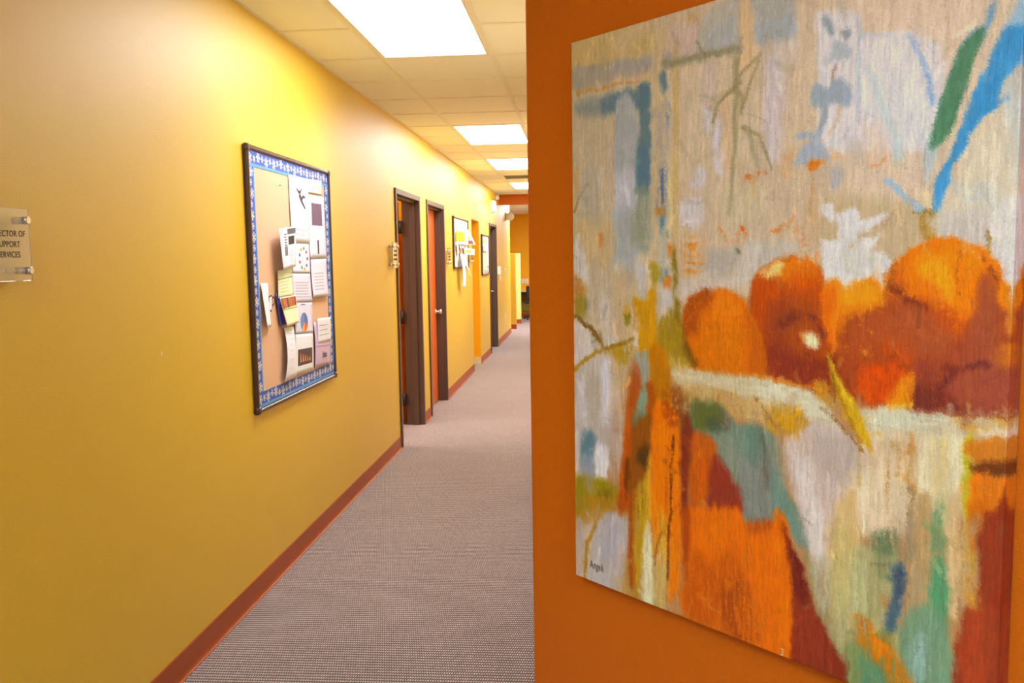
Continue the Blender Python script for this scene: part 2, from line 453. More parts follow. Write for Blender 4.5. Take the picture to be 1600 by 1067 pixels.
# second doorway: closed door
y0, y1, top = DOORS["b"]
d2 = empty("door_2", (0, (y0 + y1) / 2, 0), "second brown-framed doorway with a closed orange wood door", "door", kind="structure")
door_frame(d2, y0, y1, top)
m = MB(); m.rbox(-0.131, -0.087, y0 + FW + .003, y1 - FW - .003, 0.008, top - FW - .003, r=0.002, seg=1)
leaf = m.build("door_leaf", OAK, d2)
knob(leaf, -0.087, y1 - FW - .07, 0.953)
m = MB(); m.rbox(-.0875, -.085, y1 - FW - .10, y1 - FW - .04, 0.16, 0.20, r=.001, seg=1); m.build("kick_stop", STEEL, leaf)

# last doorway
y0, y1, top = DOORS["d"]
d4 = empty("door_4", (0, (y0 + y1) / 2, 0), "farthest brown-framed doorway with a dark door, past the smaller notice board", "door", kind="structure")
door_frame(d4, y0, y1, top)
m = MB(); m.rbox(-0.131, -0.087, y0 + FW + .003, y1 - FW - .003, 0.008, top - FW - .003, r=0.002, seg=1)
leaf = m.build("door_leaf", DARKDOOR, d4)
m = MB(); yy = 14.40
m.lathe((-.087, yy, .95), (1, 0, 0), [(0, .03), (.006, .03), (.009, .02), (.011, .010), (.045, .009), (.05, .011)])
m.rbox(-.048, -.034, yy - .11, yy + .008, .943, .957, r=.004)
m.build("door_handle", STEEL, leaf)

# ---------------------------------------------------------------- lettering helper
def lettering(name, lines, size, mats, parent, origin, xdir, zdir=(0, 0, 1), align='CENTER', thick=0.0004, squeeze=1.0, bold=0.0):
    """lines: [(text, height above origin)]; one mesh of all lines, lying on the plane of xdir and zdir"""
    bm = bmesh.new()
    xd, zd = Vector(xdir), Vector(zdir); nd = xd.cross(zd)
    for text, dz in lines:
        cu = bpy.data.curves.new("lettering_curve", 'FONT'); cu.body = text; cu.size = size; cu.align_x = align; cu.space_character = 1.06; cu.extrude = thick; cu.offset = bold * size
        ob = bpy.data.objects.new("lettering_curve", cu); COL.objects.link(ob)
        bpy.context.view_layer.update()
        me = bpy.data.meshes.new_from_object(ob.evaluated_get(bpy.context.evaluated_depsgraph_get()))
        for v in me.vertices:
            p = v.co; v.co = Vector(origin) + xd * (p.x * squeeze) + zd * (p.y + dz) + nd * p.z
        bm.from_mesh(me)
        bpy.data.objects.remove(ob); bpy.data.curves.remove(cu); bpy.data.meshes.remove(me)
    mb = MB(); mb.bm.free(); mb.bm = bm
    return mb.build(name, mats, parent)

# ---------------------------------------------------------------- acrylic wall signs
PANEL = mat("sign_lettering", rgb(44, 20, 12), rough=0.5)
DOT = mat("clear_braille", rgb(240, 238, 232), rough=0.3)
def wall_sign(y0, y1, z0, z1, label, off=0.028):
    o = empty("acrylic_sign", (0, (y0 + y1) / 2, (z0 + z1) / 2), label, "sign", "clear acrylic signs along the yellow wall")
    m = MB(); m.rbox(off, off + .006, y0, y1, z0, z1, r=.001, seg=1); m.build("panel", ACRYLIC, o)
    for yy in (y0 + .018, y1 - .018):
        for zz in (z0 + .026, z1 - .030):
            m = MB()
            m.lathe((0.0, yy, zz), (1, 0, 0), [(0, .0095), (off - .0005, .0095)])
            m.lathe((off + .0065, yy, zz), (1, 0, 0), [(0, .0105), (.008, .0105), (.0105, .0085)])
            m.build("standoff", STEEL, o)
    return o, off + .0062
o, xs = wall_sign(1.948, 2.126, 1.462, 1.646, "clear acrylic sign lettered for support services, cut off by the picture's edge")
lettering("lettering", [("DIRECTOR OF", 0), ("SUPPORT", -.0265), ("SERVICES", -.0525)], 0.0215, PANEL, o, (xs, 2.0385, 1.574), (0, 1, 0), squeeze=0.93, bold=0.004)
m = MB(); random.seed(3)
for i in range(22):
    for r_ in range(3):
        for c_ in range(2):
            if random.random() < .55:
                yy = 1.972 + i * .0058 + c_ * .0023; zz = 1.4915 - r_ * .0024
                m.lathe((xs, yy, zz), (1, 0, 0), [(0, .0009), (.0004, .0007), (.0006, .0002)], seg=6)
m.build("braille", DOT, o)
def bars(o, xs, y0, y1, z, rows=3):
    m = MB(); random.seed(int(y0 * 100))
    for r_ in range(rows):
        c = (y0 + y1) / 2; hw_ = (y1 - y0) * (.28 + .1 * random.random()); zz = z - r_ * .032
        yy = c - hw_
        while yy < c + hw_ - .01:
            L_ = .008 + .012 * random.random()
            m.box(xs, xs + .0006, yy, min(yy + L_, c + hw_), zz - .008, zz + .008); yy += L_ + .004
    m.build("lettering", PANEL, o)
o, xs = wall_sign(6.40, 6.585, 1.440, 1.634, "clear acrylic sign at the near side of the open orange door"); bars(o, xs, 6.40, 6.585, 1.57)
o, xs = wall_sign(9.07, 9.255, 1.440, 1.620, "clear acrylic sign just past the closed orange door"); bars(o, xs, 9.07, 9.255, 1.56)
o, xs = wall_sign(11.0, 11.185, 1.445, 1.632, "clear acrylic sign at the near edge of the golden passage opening"); bars(o, xs, 11.0, 11.185, 1.57)

# ---------------------------------------------------------------- notice boards
OFFICE = bpy.data.lights.new("office_fill_light", 'AREA'); OFFICE.shape = 'RECTANGLE'; OFFICE.size = 0.6; OFFICE.size_y = 1.2; OFFICE.energy = 45  # unseen area light added to brighten the room behind the open door
lo_ = bpy.data.objects.new("office_fill_light", OFFICE); COL.objects.link(lo_); lo_.location = (-1.5, 6.6, CEIL - 0.02)
def bilin(q, u, v):
    """q: TL, TR, BR, BL as (y, z); u right, v down"""
    a = [(1 - u) * q[0][i] + u * q[1][i] for i in (0, 1)]; b = [(1 - u) * q[3][i] + u * q[2][i] for i in (0, 1)]
    return ((1 - v) * a[0] + v * b[0], (1 - v) * a[1] + v * b[1])

class Sheet:
    """a sheet of paper pinned flat (or curling) on the wall side, facing +x"""
    def __init__(self, name, label, cat, group, q, x, mat_, curl=None, nu=8, nv=10, thick=.0006):
        self.q, self.x, self.curl = q, x, curl or (lambda u, v: 0.0)
        m = MB(); g, h = [], []
        for j in range(nv + 1):
            for i in range(nu + 1):
                p = self.at(i / nu, j / nv); g.append(m.bm.verts.new(p)); h.append(m.bm.verts.new((p[0] - thick, p[1], p[2])))
        W_ = nu + 1
        for j in range(nv):
            for i in range(nu):
                k = j * W_ + i
                m.bm.faces.new((g[k], g[k + W_], g[k + W_ + 1], g[k + 1])).smooth = True
                m.bm.faces.new((h[k], h[k + 1], h[k + W_ + 1], h[k + W_])).smooth = True
        edge = [i for i in range(nu)] + [nu + j * W_ for j in range(nv)] + [nv * W_ + i for i in range(nu, 0, -1)] + [j * W_ for j in range(nv, 0, -1)]
        for i in range(len(edge)):
            a, b = edge[i], edge[(i + 1) % len(edge)]
            m.bm.faces.new((g[a], g[b], h[b], h[a]))
        self.o = m.build(name, mat_)
        tag(self.o, label, cat, group)
    def at(self, u, v, lift=0.0):
        y, z = bilin(self.q, u, v)
        return (self.x + self.curl(u, v) + lift, y, z)
    def patch(self, m, u0, v0, u1, v1, mi=0, n=3, lift=.0005):
        pts = [[m.bm.verts.new(self.at(u0 + (u1 - u0) * i / n, v0 + (v1 - v0) * j / n, lift)) for i in range(n + 1)] for j in range(n + 1)]
        for j in range(n):
            for i in range(n):
                m.bm.faces.new((pts[j][i], pts[j + 1][i], pts[j + 1][i + 1], pts[j][i + 1])).material_index = mi
    def poly(self, m, uv, mi=0, lift=.0008):
        m.bm.faces.new([m.bm.verts.new(self.at(u, v, lift)) for u, v in uv]).material_index = mi
    def picture(self, u0, v0, u1, v1, mat_, name="picture", lift=.0005):
        m = MB(); self.patch(m, u0, v0, u1, v1, lift=lift); return m.build(name, mat_, self.o)
    def text(self, u0, u1, v0, v1, n, mat_=None, h=.35, seed=1, lift=.0006):
        m = MB(); rnd = random.Random(seed)
        for i in range(n):
            vv = v0 + (v1 - v0) * i / max(1, n - 1) if n > 1 else v0
            hh = h * (v1 - v0) / max(1, n)
            self.patch(m, u0, vv - hh / 2, u1 - (u1 - u0) * .25 * rnd.random(), vv + hh / 2, n=2, lift=lift)
        return m.build("printed_text", mat_ or GREYINK, self.o)

def flat(name, c, rough=.65, noise=None): return mat(name, rgb(*c), rough=rough, noise=noise)

def board(y0, y1, z0, z1, label, depth=.024, rail=.021, cork=None, corners=True):
    o = empty("bulletin_board", (0, (y0 + y1) / 2, z0), label, "notice board", "framed notice boards on the yellow wall")
    for a, b, c, d in ((y0, y1, z1 - rail, z1), (y0, y1, z0, z0 + rail)):
        m = MB(); m.rbox(0, depth, a + .012, b - .012, c, d, r=.008, seg=3); m.build("frame_rail", BOARDF, o)
    for a, b in ((y0, y0 + rail), (y1 - rail, y1)):
        m = MB(); m.rbox(0, depth, a, b, z0 + .012, z1 - .012, r=.008, seg=3); m.build("frame_rail", BOARDF, o)
    if corners:
        for a in (y0, y1):
            for c in (z0, z1):
                sy = 1 if a == y0 else -1; sz = 1 if c == z0 else -1
                m = MB(); ya, yb = sorted((a - sy * .003, a + sy * .032)); za, zb = sorted((c - sz * .003, c + sz * .032))
                m.rbox(0, depth + .003, ya, yb, za, zb, r=.010, seg=3); m.build("corner_cap", BOARDF, o)
    m = MB(); m.box(0, .012, y0 + rail * .6, y1 - rail * .6, z0 + rail * .6, z1 - rail * .6); m.build("cork_panel", cork or CORK, o)
    return o

B1 = (3.648, 4.868, 0.826, 2.012)
bo = board(*B1, "large notice board with blue snowflake border on the yellow wall")
# scalloped paper border with snowflakes
def snowflake(m, x, y, z, r, rot, mi):
    for k in range(6):
        a = rot + k * math.pi / 3; c, s = math.cos(a), math.sin(a); wd = r * .13
        m.poly([(x, y - s * wd, z + c * wd), (x, y + c * r - s * wd, z + s * r + c * wd), (x, y + c * r + s * wd, z + s * r - c * wd), (x, y + s * wd, z - c * wd)], mi)
        for sg in (1, -1):
            b = a + sg * .9; px_, pz_ = y + c * r * .55, z + s * r * .55; e = r * .34
            cb, sb = math.cos(b), math.sin(b)
            m.poly([(x, px_ - sb * wd * .8, pz_ + cb * wd * .8), (x, px_ + cb * e - sb * wd * .8, pz_ + sb * e + cb * wd * .8), (x, px_ + cb * e + sb * wd * .8, pz_ + sb * e - cb * wd * .8), (x, px_ + sb * wd * .8, pz_ - cb * wd * .8)], mi)
FLAKE = flat("snowflake_white", (236, 240, 252))
ia, ib, ja, jb = B1[0] + .023, B1[1] - .023, B1[2] + .023, B1[3] - .023
bw = .068
def border(y0, y1, z0, z1, horiz, trim_low):
    m = MB(); xb = .0135
    m.box(.0121, xb, y0, y1, z0, z1, 0)
    t_ = .013
    if horiz: q = (y0, y1, z0, z0 + t_) if trim_low else (y0, y1, z1 - t_, z1)
    else: q = (y0, y0 + t_, z0, z1) if trim_low else (y1 - t_, y1, z0, z1)
    m.box(xb, xb + .0006, q[0], q[1], q[2], q[3], 1)
    rnd = random.Random(int(y0 * 77 + z0 * 31))
    L_ = (y1 - y0) if horiz else (z1 - z0); n = int(L_ / .047)
    for i in range(n):
        p = (i + .5) / n * L_; big = .025 if i % 2 == 0 else .017; jit = rnd.uniform(-.007, .007)
        cw = (bw + (t_ if trim_low else -t_)) / 2
        if horiz: snowflake(m, xb + .0008, y0 + p, z0 + cw + jit, big, rnd.random(), 2)
        else: snowflake(m, xb + .0008, y0 + cw + jit, z0 + p, big, rnd.random(), 2)
    return m.build("border_strip", [BLUE, LBLUE, FLAKE], bo)
border(ia, ib, jb - bw, jb, True, True)
border(ia, ib, ja, ja + bw, True, True)
border(ia, ia + bw, ja + bw, jb - bw, False, False)
border(ib - bw, ib, ja + bw, jb - bw, False, False)

G1 = "papers pinned on the blue-bordered board"
LAV = flat("lavender_white_paper", (222, 224, 252))
# dancer flyer
s = Sheet("flyer", "white flyer with a dark leaping figure, top of the blue-bordered board", "flyer", G1, [(4.181, 1.930), (4.487, 1.932), (4.462, 1.593), (4.185, 1.596)], .0165, PAPER, curl=lambda u, v: .004 * v)
m = MB(); fig = flat("figure_print", (72, 62, 82))
def limb(sh, m, a, b, w0, w1, mi=0):
    a, b = (a[0], .17 + (a[1] - .12) * .5), (b[0], .17 + (b[1] - .12) * .5)
    du, dv = b[0] - a[0], (b[1] - a[1]); L_ = math.hypot(du, dv); nu_, nv_ = -dv / L_, du / L_
    sh.poly(m, [(a[0] + nu_ * w0, a[1] + nv_ * w0), (b[0] + nu_ * w1, b[1] + nv_ * w1), (b[0] - nu_ * w1, b[1] - nv_ * w1), (a[0] - nu_ * w0, a[1] - nv_ * w0)], mi)
limb(s, m, (.50, .30), (.60, .50), .05, .04); limb(s, m, (.48, .27), (.36, .14), .022, .014); limb(s, m, (.53, .28), (.62, .12), .022, .014)
limb(s, m, (.60, .50), (.80, .72), .035, .018); limb(s, m, (.60, .50), (.66, .36), .034, .03); limb(s, m, (.66, .36), (.80, .37), .028, .016)
s.poly(m, [(.50 + .045 * math.cos(a), .228 + .022 * math.sin(a)) for a in [i * math.pi / 5 for i in range(10)]])
m.build("picture", fig, s.o)
s.text(.2, .85, .80, .95, 3, GREYINK, h=.25)
# ring of dots
s = Sheet("flyer", "white flyer with a ring of coloured dots", "flyer", G1, [(4.180, 1.597), (4.462, 1.596), (4.452, 1.437), (4.173, 1.444)], .0180, LAV, curl=lambda u, v: .003 * v)
m = MB(); cols = [flat("print_colour", c) for c in ((232, 70, 60), (60, 90, 200), (250, 180, 20), (60, 160, 90))]
for i in range(9):
    a = i * 2 * math.pi / 9; c = (.62 + .22 * math.cos(a), .52 + .34 * math.sin(a))
    s.poly(m, [(c[0] + .045 * math.cos(t_), c[1] + .06 * math.sin(t_)) for t_ in [k * math.pi / 4 for k in range(8)]], i % 4)
m.build("picture", cols, s.o)
# text sheet
s = Sheet("notice_sheet", "white text sheet between the ring of dots and the pie chart", "paper", G1, [(4.173, 1.443), (4.452, 1.436), (4.462, 1.287), (4.166, 1.299)], .0195, LAV, curl=lambda u, v: .004 * v)
s.text(.12, .92, .32, .92, 7, GREYINK, h=.45, seed=3)
# pie chart
s = Sheet("notice_sheet", "white sheet with a blue and orange pie chart", "paper", G1, [(4.176, 1.300), (4.462, 1.287), (4.449, 1.122), (4.172, 1.139)], .0210, LAV, curl=lambda u, v: .003 * v)
s.text(.2, .9, .24, .24, 1, DKGREY); s.picture(.35, .07, .6, .10, flat("print_colour", (70, 90, 170)), "heading")
m = MB(); pc = [flat("print_colour", c) for c in ((112, 140, 206), (240, 110, 50), (246, 180, 60), (84, 118, 190))]
def wedge(a0, a1, mi):
    s.poly(m, [(.50, .64)] + [(.50 + .21 * math.cos(a0 + (a1 - a0) * i / 8), .64 + .30 * math.sin(a0 + (a1 - a0) * i / 8)) for i in range(9)], mi)
wedge(-1.6, .35, 3); wedge(.35, 1.5, 1); wedge(1.5, 2.2, 2); wedge(2.2, 4.68, 0)
m.build("picture", pc, s.o)
# flames photo
s = Sheet("flyer", "white flyer with a dark photo of orange flames, at the foot of the board", "flyer", G1, [(4.171, 1.139), (4.449, 1.122), (4.434, 0.927), (4.153, 0.935)], .0225, PAPER, curl=lambda u, v: .003 * math.sin(v * 3))
ph = s.picture(.10, .39, .92, .80, flat("dark_photo", (88, 66, 72)))
m = MB()
for i in range(5):
    u = .22 + i * .13; h_ = .26 - .035 * i
    s.poly(m, [(u, .72), (u + .08, .72), (u + .05, .72 - h_ * .6), (u + .01, .72 - h_)], 0, lift=.0012)
m.build("flames", flat("flame_orange", (226, 150, 110)), s.o)
# green card
s = Sheet("card", "small pale green card in the top corner of the blue-bordered board", "card", G1, [(4.490, 1.934), (4.727, 1.944), (4.717, 1.866), (4.475, 1.863)], .0175, flat("pale_green_paper", (206, 236, 226)))
s.picture(.25, .35, .8, .75, flat("green_print", (176, 222, 206)))
# dark photo poster
s = Sheet("flyer", "white flyer with a tall dark purple photo", "flyer", G1, [(4.479, 1.852), (4.757, 1.856), (4.764, 1.515), (4.464, 1.510)], .0165, LAV, curl=lambda u, v: .003 * v)
s.picture(.17, .12, .80, .47, flat("dark_photo", (112, 88, 120), noise=(40, .3)))
s.picture(.45, .70, .53, .92, flat("ink_dark", (40, 36, 52)), "heading")
# text sheet lower
s = Sheet("notice_sheet", "white text sheet with a curled lower edge, below the dark purple photo", "paper", G1, [(4.475, 1.511), (4.756, 1.517), (4.744, 1.306), (4.464, 1.309)], .0185, LAV, curl=lambda u, v: .012 * v * v)
s.text(.15, .9, .38, .80, 6, GREYINK, h=.4, seed=5)
# ideas envelope and note
ENV = flat("lavender_paper", (216, 190, 226))
s = Sheet("envelope", "lavender envelope marked Ideas in the lower corner of the board", "envelope", G1, [(4.476, 1.178), (4.752, 1.15), (4.748, 0.917), (4.470, 0.929)], .0170, ENV, curl=lambda u, v: .004 + .006 * math.sin(v * 3.1))
s.picture(.03, .52, .97, .55, flat("lavender_shadow_line", (176, 146, 190)), "flap")  # flap edge suggested by a painted shadow line
yy, zz = bilin(s.q, .56, .80)
lettering("lettering", [("Ideas", 0)], .050, flat("ink_dark", (52, 44, 62)), s.o, (s.x + .012, yy, zz), (0, 1, 0), squeeze=.75)
s = Sheet("note", "white note tucked behind the flap of the lavender envelope", "note", G1, [(4.520, 1.192), (4.750, 1.185), (4.748, 1.056), (4.520, 1.059)], .0285, PAPER, curl=lambda u, v: .004 * u)
s.text(.1, .9, .3, .7, 3, GREYINK, h=.3, seed=6)
# newsletter
s = Sheet("newsletter", "black and white newsletter hanging tilted and curling off the board", "newsletter", G1, [(3.907, 1.652), (4.214, 1.676), (4.162, 1.477), (3.926, 1.459)], .0240, PAPER, curl=lambda u, v: .010 + .022 * (1 - u) ** 2 + .008 * v)
s.picture(.52, .03, .97, .17, DKGREY, "heading"); s.picture(.56, .22, .90, .43, INK); s.picture(.28, .45, .50, .68, flat("grey_photo", (112, 110, 128)))
s.text(.05, .22, .05, .14, 3, DKGREY, h=.4); s.text(.30, .48, .16, .42, 5, DKGREY, h=.6, seed=8); s.text(.6, .92, .60, .92, 7, GREYINK, h=.4, seed=9); s.text(.1, .45, .74, .92, 4, GREYINK, h=.3, seed=10)
# brochures
CREAM = flat("cream_paper", (246, 240, 206)); GREENP = flat("green_print", (150, 182, 96))
s = Sheet("brochure", "cream and green brochure under the newsletter", "brochure", G1, [(3.938, 1.460), (4.154, 1.478), (4.160, 1.332), (3.934, 1.330)], .0200, CREAM, curl=lambda u, v: .006 * (1 - u) + .004)
s.picture(.02, .05, .98, .30, flat("pale_green_paper", (222, 232, 206))); s.picture(.0, .32, .98, .36, GREENP, "stripe"); s.picture(.45, .10, .60, .15, flat("print_colour", (60, 150, 120)), "emblem"); s.picture(.72, .14, .97, .30, flat("green_photo", (120, 120, 84), noise=(60, .4)))
s.text(.1, .8, .46, .8, 4, GREENP, h=.15, seed=11)
s = Sheet("brochure", "cream brochure with a strip of food photos, curling forward", "brochure", G1, [(3.934, 1.332), (4.162, 1.335), (4.197, 1.196), (3.979, 1.192)], .0300, CREAM, curl=lambda u, v: .006 + .016 * v * (1 - u))
m = MB(); fm = [flat("food_photo", c, noise=(90, .5)) for c in ((150, 92, 56), (206, 104, 60), (120, 76, 50), (188, 120, 74), (232, 90, 50))]
for i in range(6): s.patch(m, .02 + i * .16, .03, .17 + i * .16, .40 - .01 * i, mi=i % 5)
m.build("picture", fm, s.o); s.picture(.0, .41, 1, .45, GREENP, "stripe")
s = Sheet("brochure", "blue and violet edged brochure behind the cream brochure", "brochure", G1, [(3.922, 1.350), (4.10, 1.345), (4.12, 1.205), (3.966, 1.192)], .0180, flat("violet_paper", (96, 84, 190)), curl=lambda u, v: .004)
# strip and mug
s = Sheet("note", "narrow blank white strip beside the paper mug", "note", G1, [(3.751, 1.406), (3.838, 1.404), (3.838, 1.201), (3.751, 1.206)], .0170, PAPER, curl=lambda u, v: .016 * v * (1 - u) + .008 * v)
q = [(3.831, 1.349), (3.913, 1.346), (3.903, 1.268), (3.822, 1.273)]
m = MB()
def mugp(u, v, l): y_, z_ = bilin(q, u, v); return (.0205 + l, y_, z_)
m.bm.faces.new([m.bm.verts.new(mugp(u, v, 0)) for u, v in ((.02, .12), (.10, .05), (.45, .0), (.62, .06), (.60, .80), (.48, 1.0), (.22, .98), (.10, .85))])
mug = m.build("paper_mug", INK); tag(mug, "black outlined paper cut-out of a white mug", "cut-out", G1)
m = MB(); m.bm.faces.new([m.bm.verts.new(mugp(u, v, .0008)) for u, v in ((.09, .18), (.16, .12), (.45, .08), (.54, .12), (.52, .78), (.42, .90), (.26, .90), (.17, .80))]); m.build("mug_body", PAPER, mug)
m = MB()
hp = [(.58, .20), (.80, .10), (.95, .25), (.90, .50), (.58, .66)]
for a, b in zip(hp, hp[1:]):
    du, dv = b[0] - a[0], b[1] - a[1]; L_ = math.hypot(du, dv); nx, nv_ = -dv / L_ * .05, du / L_ * .05
    m.bm.faces.new([m.bm.verts.new(mugp(*p, .0004)) for p in ((a[0] + nx, a[1] + nv_), (b[0] + nx, b[1] + nv_), (b[0] - nx, b[1] - nv_), (a[0] - nx, a[1] - nv_))])
m.build("mug_handle", INK, mug)
# long sheet at bottom
s = Sheet("notice_sheet", "long white sheet bowed out from the cork, left of the flames flyer", "paper", G1, [(4.013, 1.184), (4.150, 1.178), (4.150, 0.930), (3.960, 0.928)], .0175, PAPER, curl=lambda u, v: .006 + .022 * math.sin(v * 2.6) * (1 - .6 * u))
s.text(.3, .85, .12, .34, 3, GREYINK, h=.08, seed=12); s.text(.25, .8, .45, .8, 3, flat("faint_ink", (214, 212, 226)), h=.1, seed=13)
# little green mark
s = Sheet("sticker", "tiny green scrap high on the bare cork", "sticker", G1, [(4.055, 1.872), (4.095, 1.876), (4.090, 1.866), (4.052, 1.860)], .0130, flat("teal_paper", (120, 206, 180)), nu=2, nv=2)

# second board
B2 = (9.62, 10.84, 1.392, 1.985)
board(*B2, "middle notice board overloaded with curling papers, before the golden passage", cork=flat("grey_white_board", (226, 222, 220)))
G2 = "papers on the middle notice board"
s = Sheet("banner", "white banner with lavender lettering along the top of the middle board", "banner", G2, [(9.66, 1.955), (10.78, 1.950), (10.78, 1.895), (9.66, 1.900)], .0135, PAPER); s.text(.05, .95, .5, .5, 1, flat("lavender_ink", (176, 176, 226)))
s.picture(.08, .25, .92, .75, flat("lavender_ink", (190, 190, 232)), "heading")
s = Sheet("notice_sheet", "pale green sheet under the banner of the middle board", "paper", G2, [(9.76, 1.890), (10.42, 1.905), (10.40, 1.828), (9.74, 1.812)], .0150, flat("pale_green_paper", (222, 230, 214)))
s.picture(.55, .30, .75, .6, flat("yellow_print", (240, 226, 130)))
s = Sheet("notice_sheet", "bright orange-yellow sheet on the middle board", "paper", G2, [(9.76, 1.812), (10.46, 1.828), (10.44, 1.712), (9.74, 1.700)], .0180, flat("marigold_paper", (255, 186, 10)), curl=lambda u, v: .004)
s = Sheet("notice_sheet", "white sheet below the orange-yellow one on the middle board", "paper", G2, [(9.68, 1.700), (10.46, 1.712), (10.50, 1.668), (9.68, 1.678)], .0220, PAPER, curl=lambda u, v: .01)
s = Sheet("poster", "glossy photo sheet curling out past the edge of the middle board", "poster", G2, [(10.40, 1.870), (10.62, 1.855), (10.80, 1.675), (10.42, 1.668)], .0200, PAPER, curl=lambda u, v: .01 + .085 * u * (.35 + v * .65), nu=12)
s.picture(.30, .45, .62, .68, flat("yellow_print", (226, 180, 60))); s.picture(.35, .70, .85, .94, flat("dark_photo", (120, 70, 74), noise=(60, .5)), "picture")
for i, (ya_, c, lb) in enumerate(((9.74, (206, 190, 186), "grey"), (9.98, (196, 120, 70), "brown"), (10.16, (70, 62, 66), "black"))):
    s = Sheet("leaflet", lb + " leaflet hanging in the lower row of the middle board", "leaflet", G2, [(ya_, 1.668), (ya_ + .16, 1.670), (ya_ + .18, 1.56), (ya_ + .04, 1.55)], .0205, flat("leaflet_print", c), curl=lambda u, v: .006 + .01 * v)
    s.picture(.15, .1, .85, .35, PAPER, "heading")
s = Sheet("note", "white note with a yellow patch jutting from the lower corner of the middle board", "note", G2, [(10.38, 1.632), (10.78, 1.622), (10.74, 1.545), (10.36, 1.552)], .026, PAPER, curl=lambda u, v: .012 + .07 * u)
s.picture(.05, .25, .6, .7, flat("bright_yellow_print", (250, 226, 40)))
s = Sheet("hanging_paper_strip", "long white paper strip hanging down below the middle board", "streamer", G2, [(9.90, 1.560), (10.10, 1.560), (10.24, 1.155), (9.98, 1.165)], .036, PAPER, curl=lambda u, v: .012 + .02 * math.sin(v * 3.0), nv=16)
s = Sheet("flyer", "white flyer with red lettering hanging slanted under the middle board", "flyer", G2, [(10.02, 1.565), (10.26, 1.550), (10.62, 1.275), (10.32, 1.360)], .026, PAPER, curl=lambda u, v: .02 + .03 * v, nv=14)
s.picture(.1, .70, .85, .92, flat("red_print", (232, 110, 90)), "heading"); s.text(.15, .8, .76, .86, 3, PAPER, h=.3, lift=.0012)

# third board
B3 = (12.34, 13.26, 1.262, 1.852)
board(*B3, "smaller notice board between the golden passage and the farthest door", cork=flat("pinkish_board", (236, 216, 198)))
G3 = "papers on the smaller notice board"
s = Sheet("banner", "pink banner along the top of the smaller notice board", "banner", G3, [(12.42, 1.822), (13.0, 1.822), (13.0, 1.775), (12.42, 1.775)], .0135, flat("pink_paper", (246, 200, 206)))
s = Sheet("notice_sheet", "sheet with a bright green heading on the smaller notice board", "paper", G3, [(12.46, 1.775), (12.94, 1.775), (12.94, 1.60), (12.46, 1.60)], .0150, LAV); s.picture(.05, .05, .95, .3, flat("leaf_green_print", (170, 206, 110)), "heading"); s.text(.1, .9, .45, .9, 4, GREYINK)
s = Sheet("photo", "dark photo low on the pinned sheet of the smaller notice board", "photo", G3, [(12.40, 1.68), (12.50, 1.68), (12.50, 1.61), (12.40, 1.61)], .0165, flat("dark_photo", (90, 70, 80)))
s = Sheet("card", "small olive card below the green-headed sheet", "card", G3, [(12.50, 1.60), (12.86, 1.60), (12.86, 1.585), (12.50, 1.585)], .018, flat("olive_paper", (160, 140, 60)))
s = Sheet("notice_sheet", "white sheet along the far edge of the smaller notice board", "paper", G3, [(12.98, 1.80), (13.20, 1.80), (13.20, 1.36), (12.98, 1.36)], .015, PAPER); s.text(.15, .85, .1, .85, 8, GREYINK)
s = Sheet("notice_sheet", "grey-blue sheet at the foot of the smaller notice board", "paper", G3, [(12.60, 1.34), (13.2, 1.34), (13.2, 1.29), (12.60, 1.29)], .015, flat("grey_blue_paper", (178, 182, 196)))

# ---------------------------------------------------------------- small fittings on the wall
m = MB(); m.rbox(0, .062, 13.80, 14.05, 2.245, 2.425, r=.008)
o = m.build("wall_speaker", WHITE); tag(o, "white rectangular box high on the yellow wall before the last door", "wall box")
m = MB(); m.rbox(.062, .064, 13.83, 14.02, 2.27, 2.40, r=.001, seg=1); m.build("cover_plate", flat("white_plastic_plate", (246, 246, 248)), o)
m = MB(); m.lathe((0, 14.62, 2.535), (1, 0, 0), [(0, .055), (.015, .055), (.02, .048), (.05, .042), (.056, .03)])
o = m.build("smoke_detector", WHITE); tag(o, "small round white detector at the corner of wall, ceiling and beam", "detector")
LENS = glassy("clear_ribbed_lens", (.97, .97, 1.0, 1), .12); LENS.node_tree.nodes["Principled BSDF"].inputs["Transmission Weight"].default_value = 0.0
# emergency light: clear faceted housing on a bracket
o = empty("wall_mounted_emergency_light", (0, 16.45, 2.29), "clear faceted emergency light jutting from the end of the yellow wall", "emergency light")
m = MB(); m.rbox(0, .022, 16.33, 16.57, 2.22, 2.37, r=.006); m.build("back_plate", CREAMB, o)
m = MB(); m.lathe((.022, 16.45, 2.292), (1, 0, 0), [(0, .05), (.03, .072), (.085, .078), (.125, .05), (.14, .02)], seg=8)
for f_ in m.bm.faces: f_.smooth = False
m.build("lens", LENS, o)
for yy in (16.415, 16.485):
    m = MB(); m.lathe((.026, yy, 2.292), (1, -.0, 0), [(0, .012), (.02, .014), (.05, .026), (.054, .026), (.054, .02)], seg=14); m.build("lamp_head", STEEL, o)
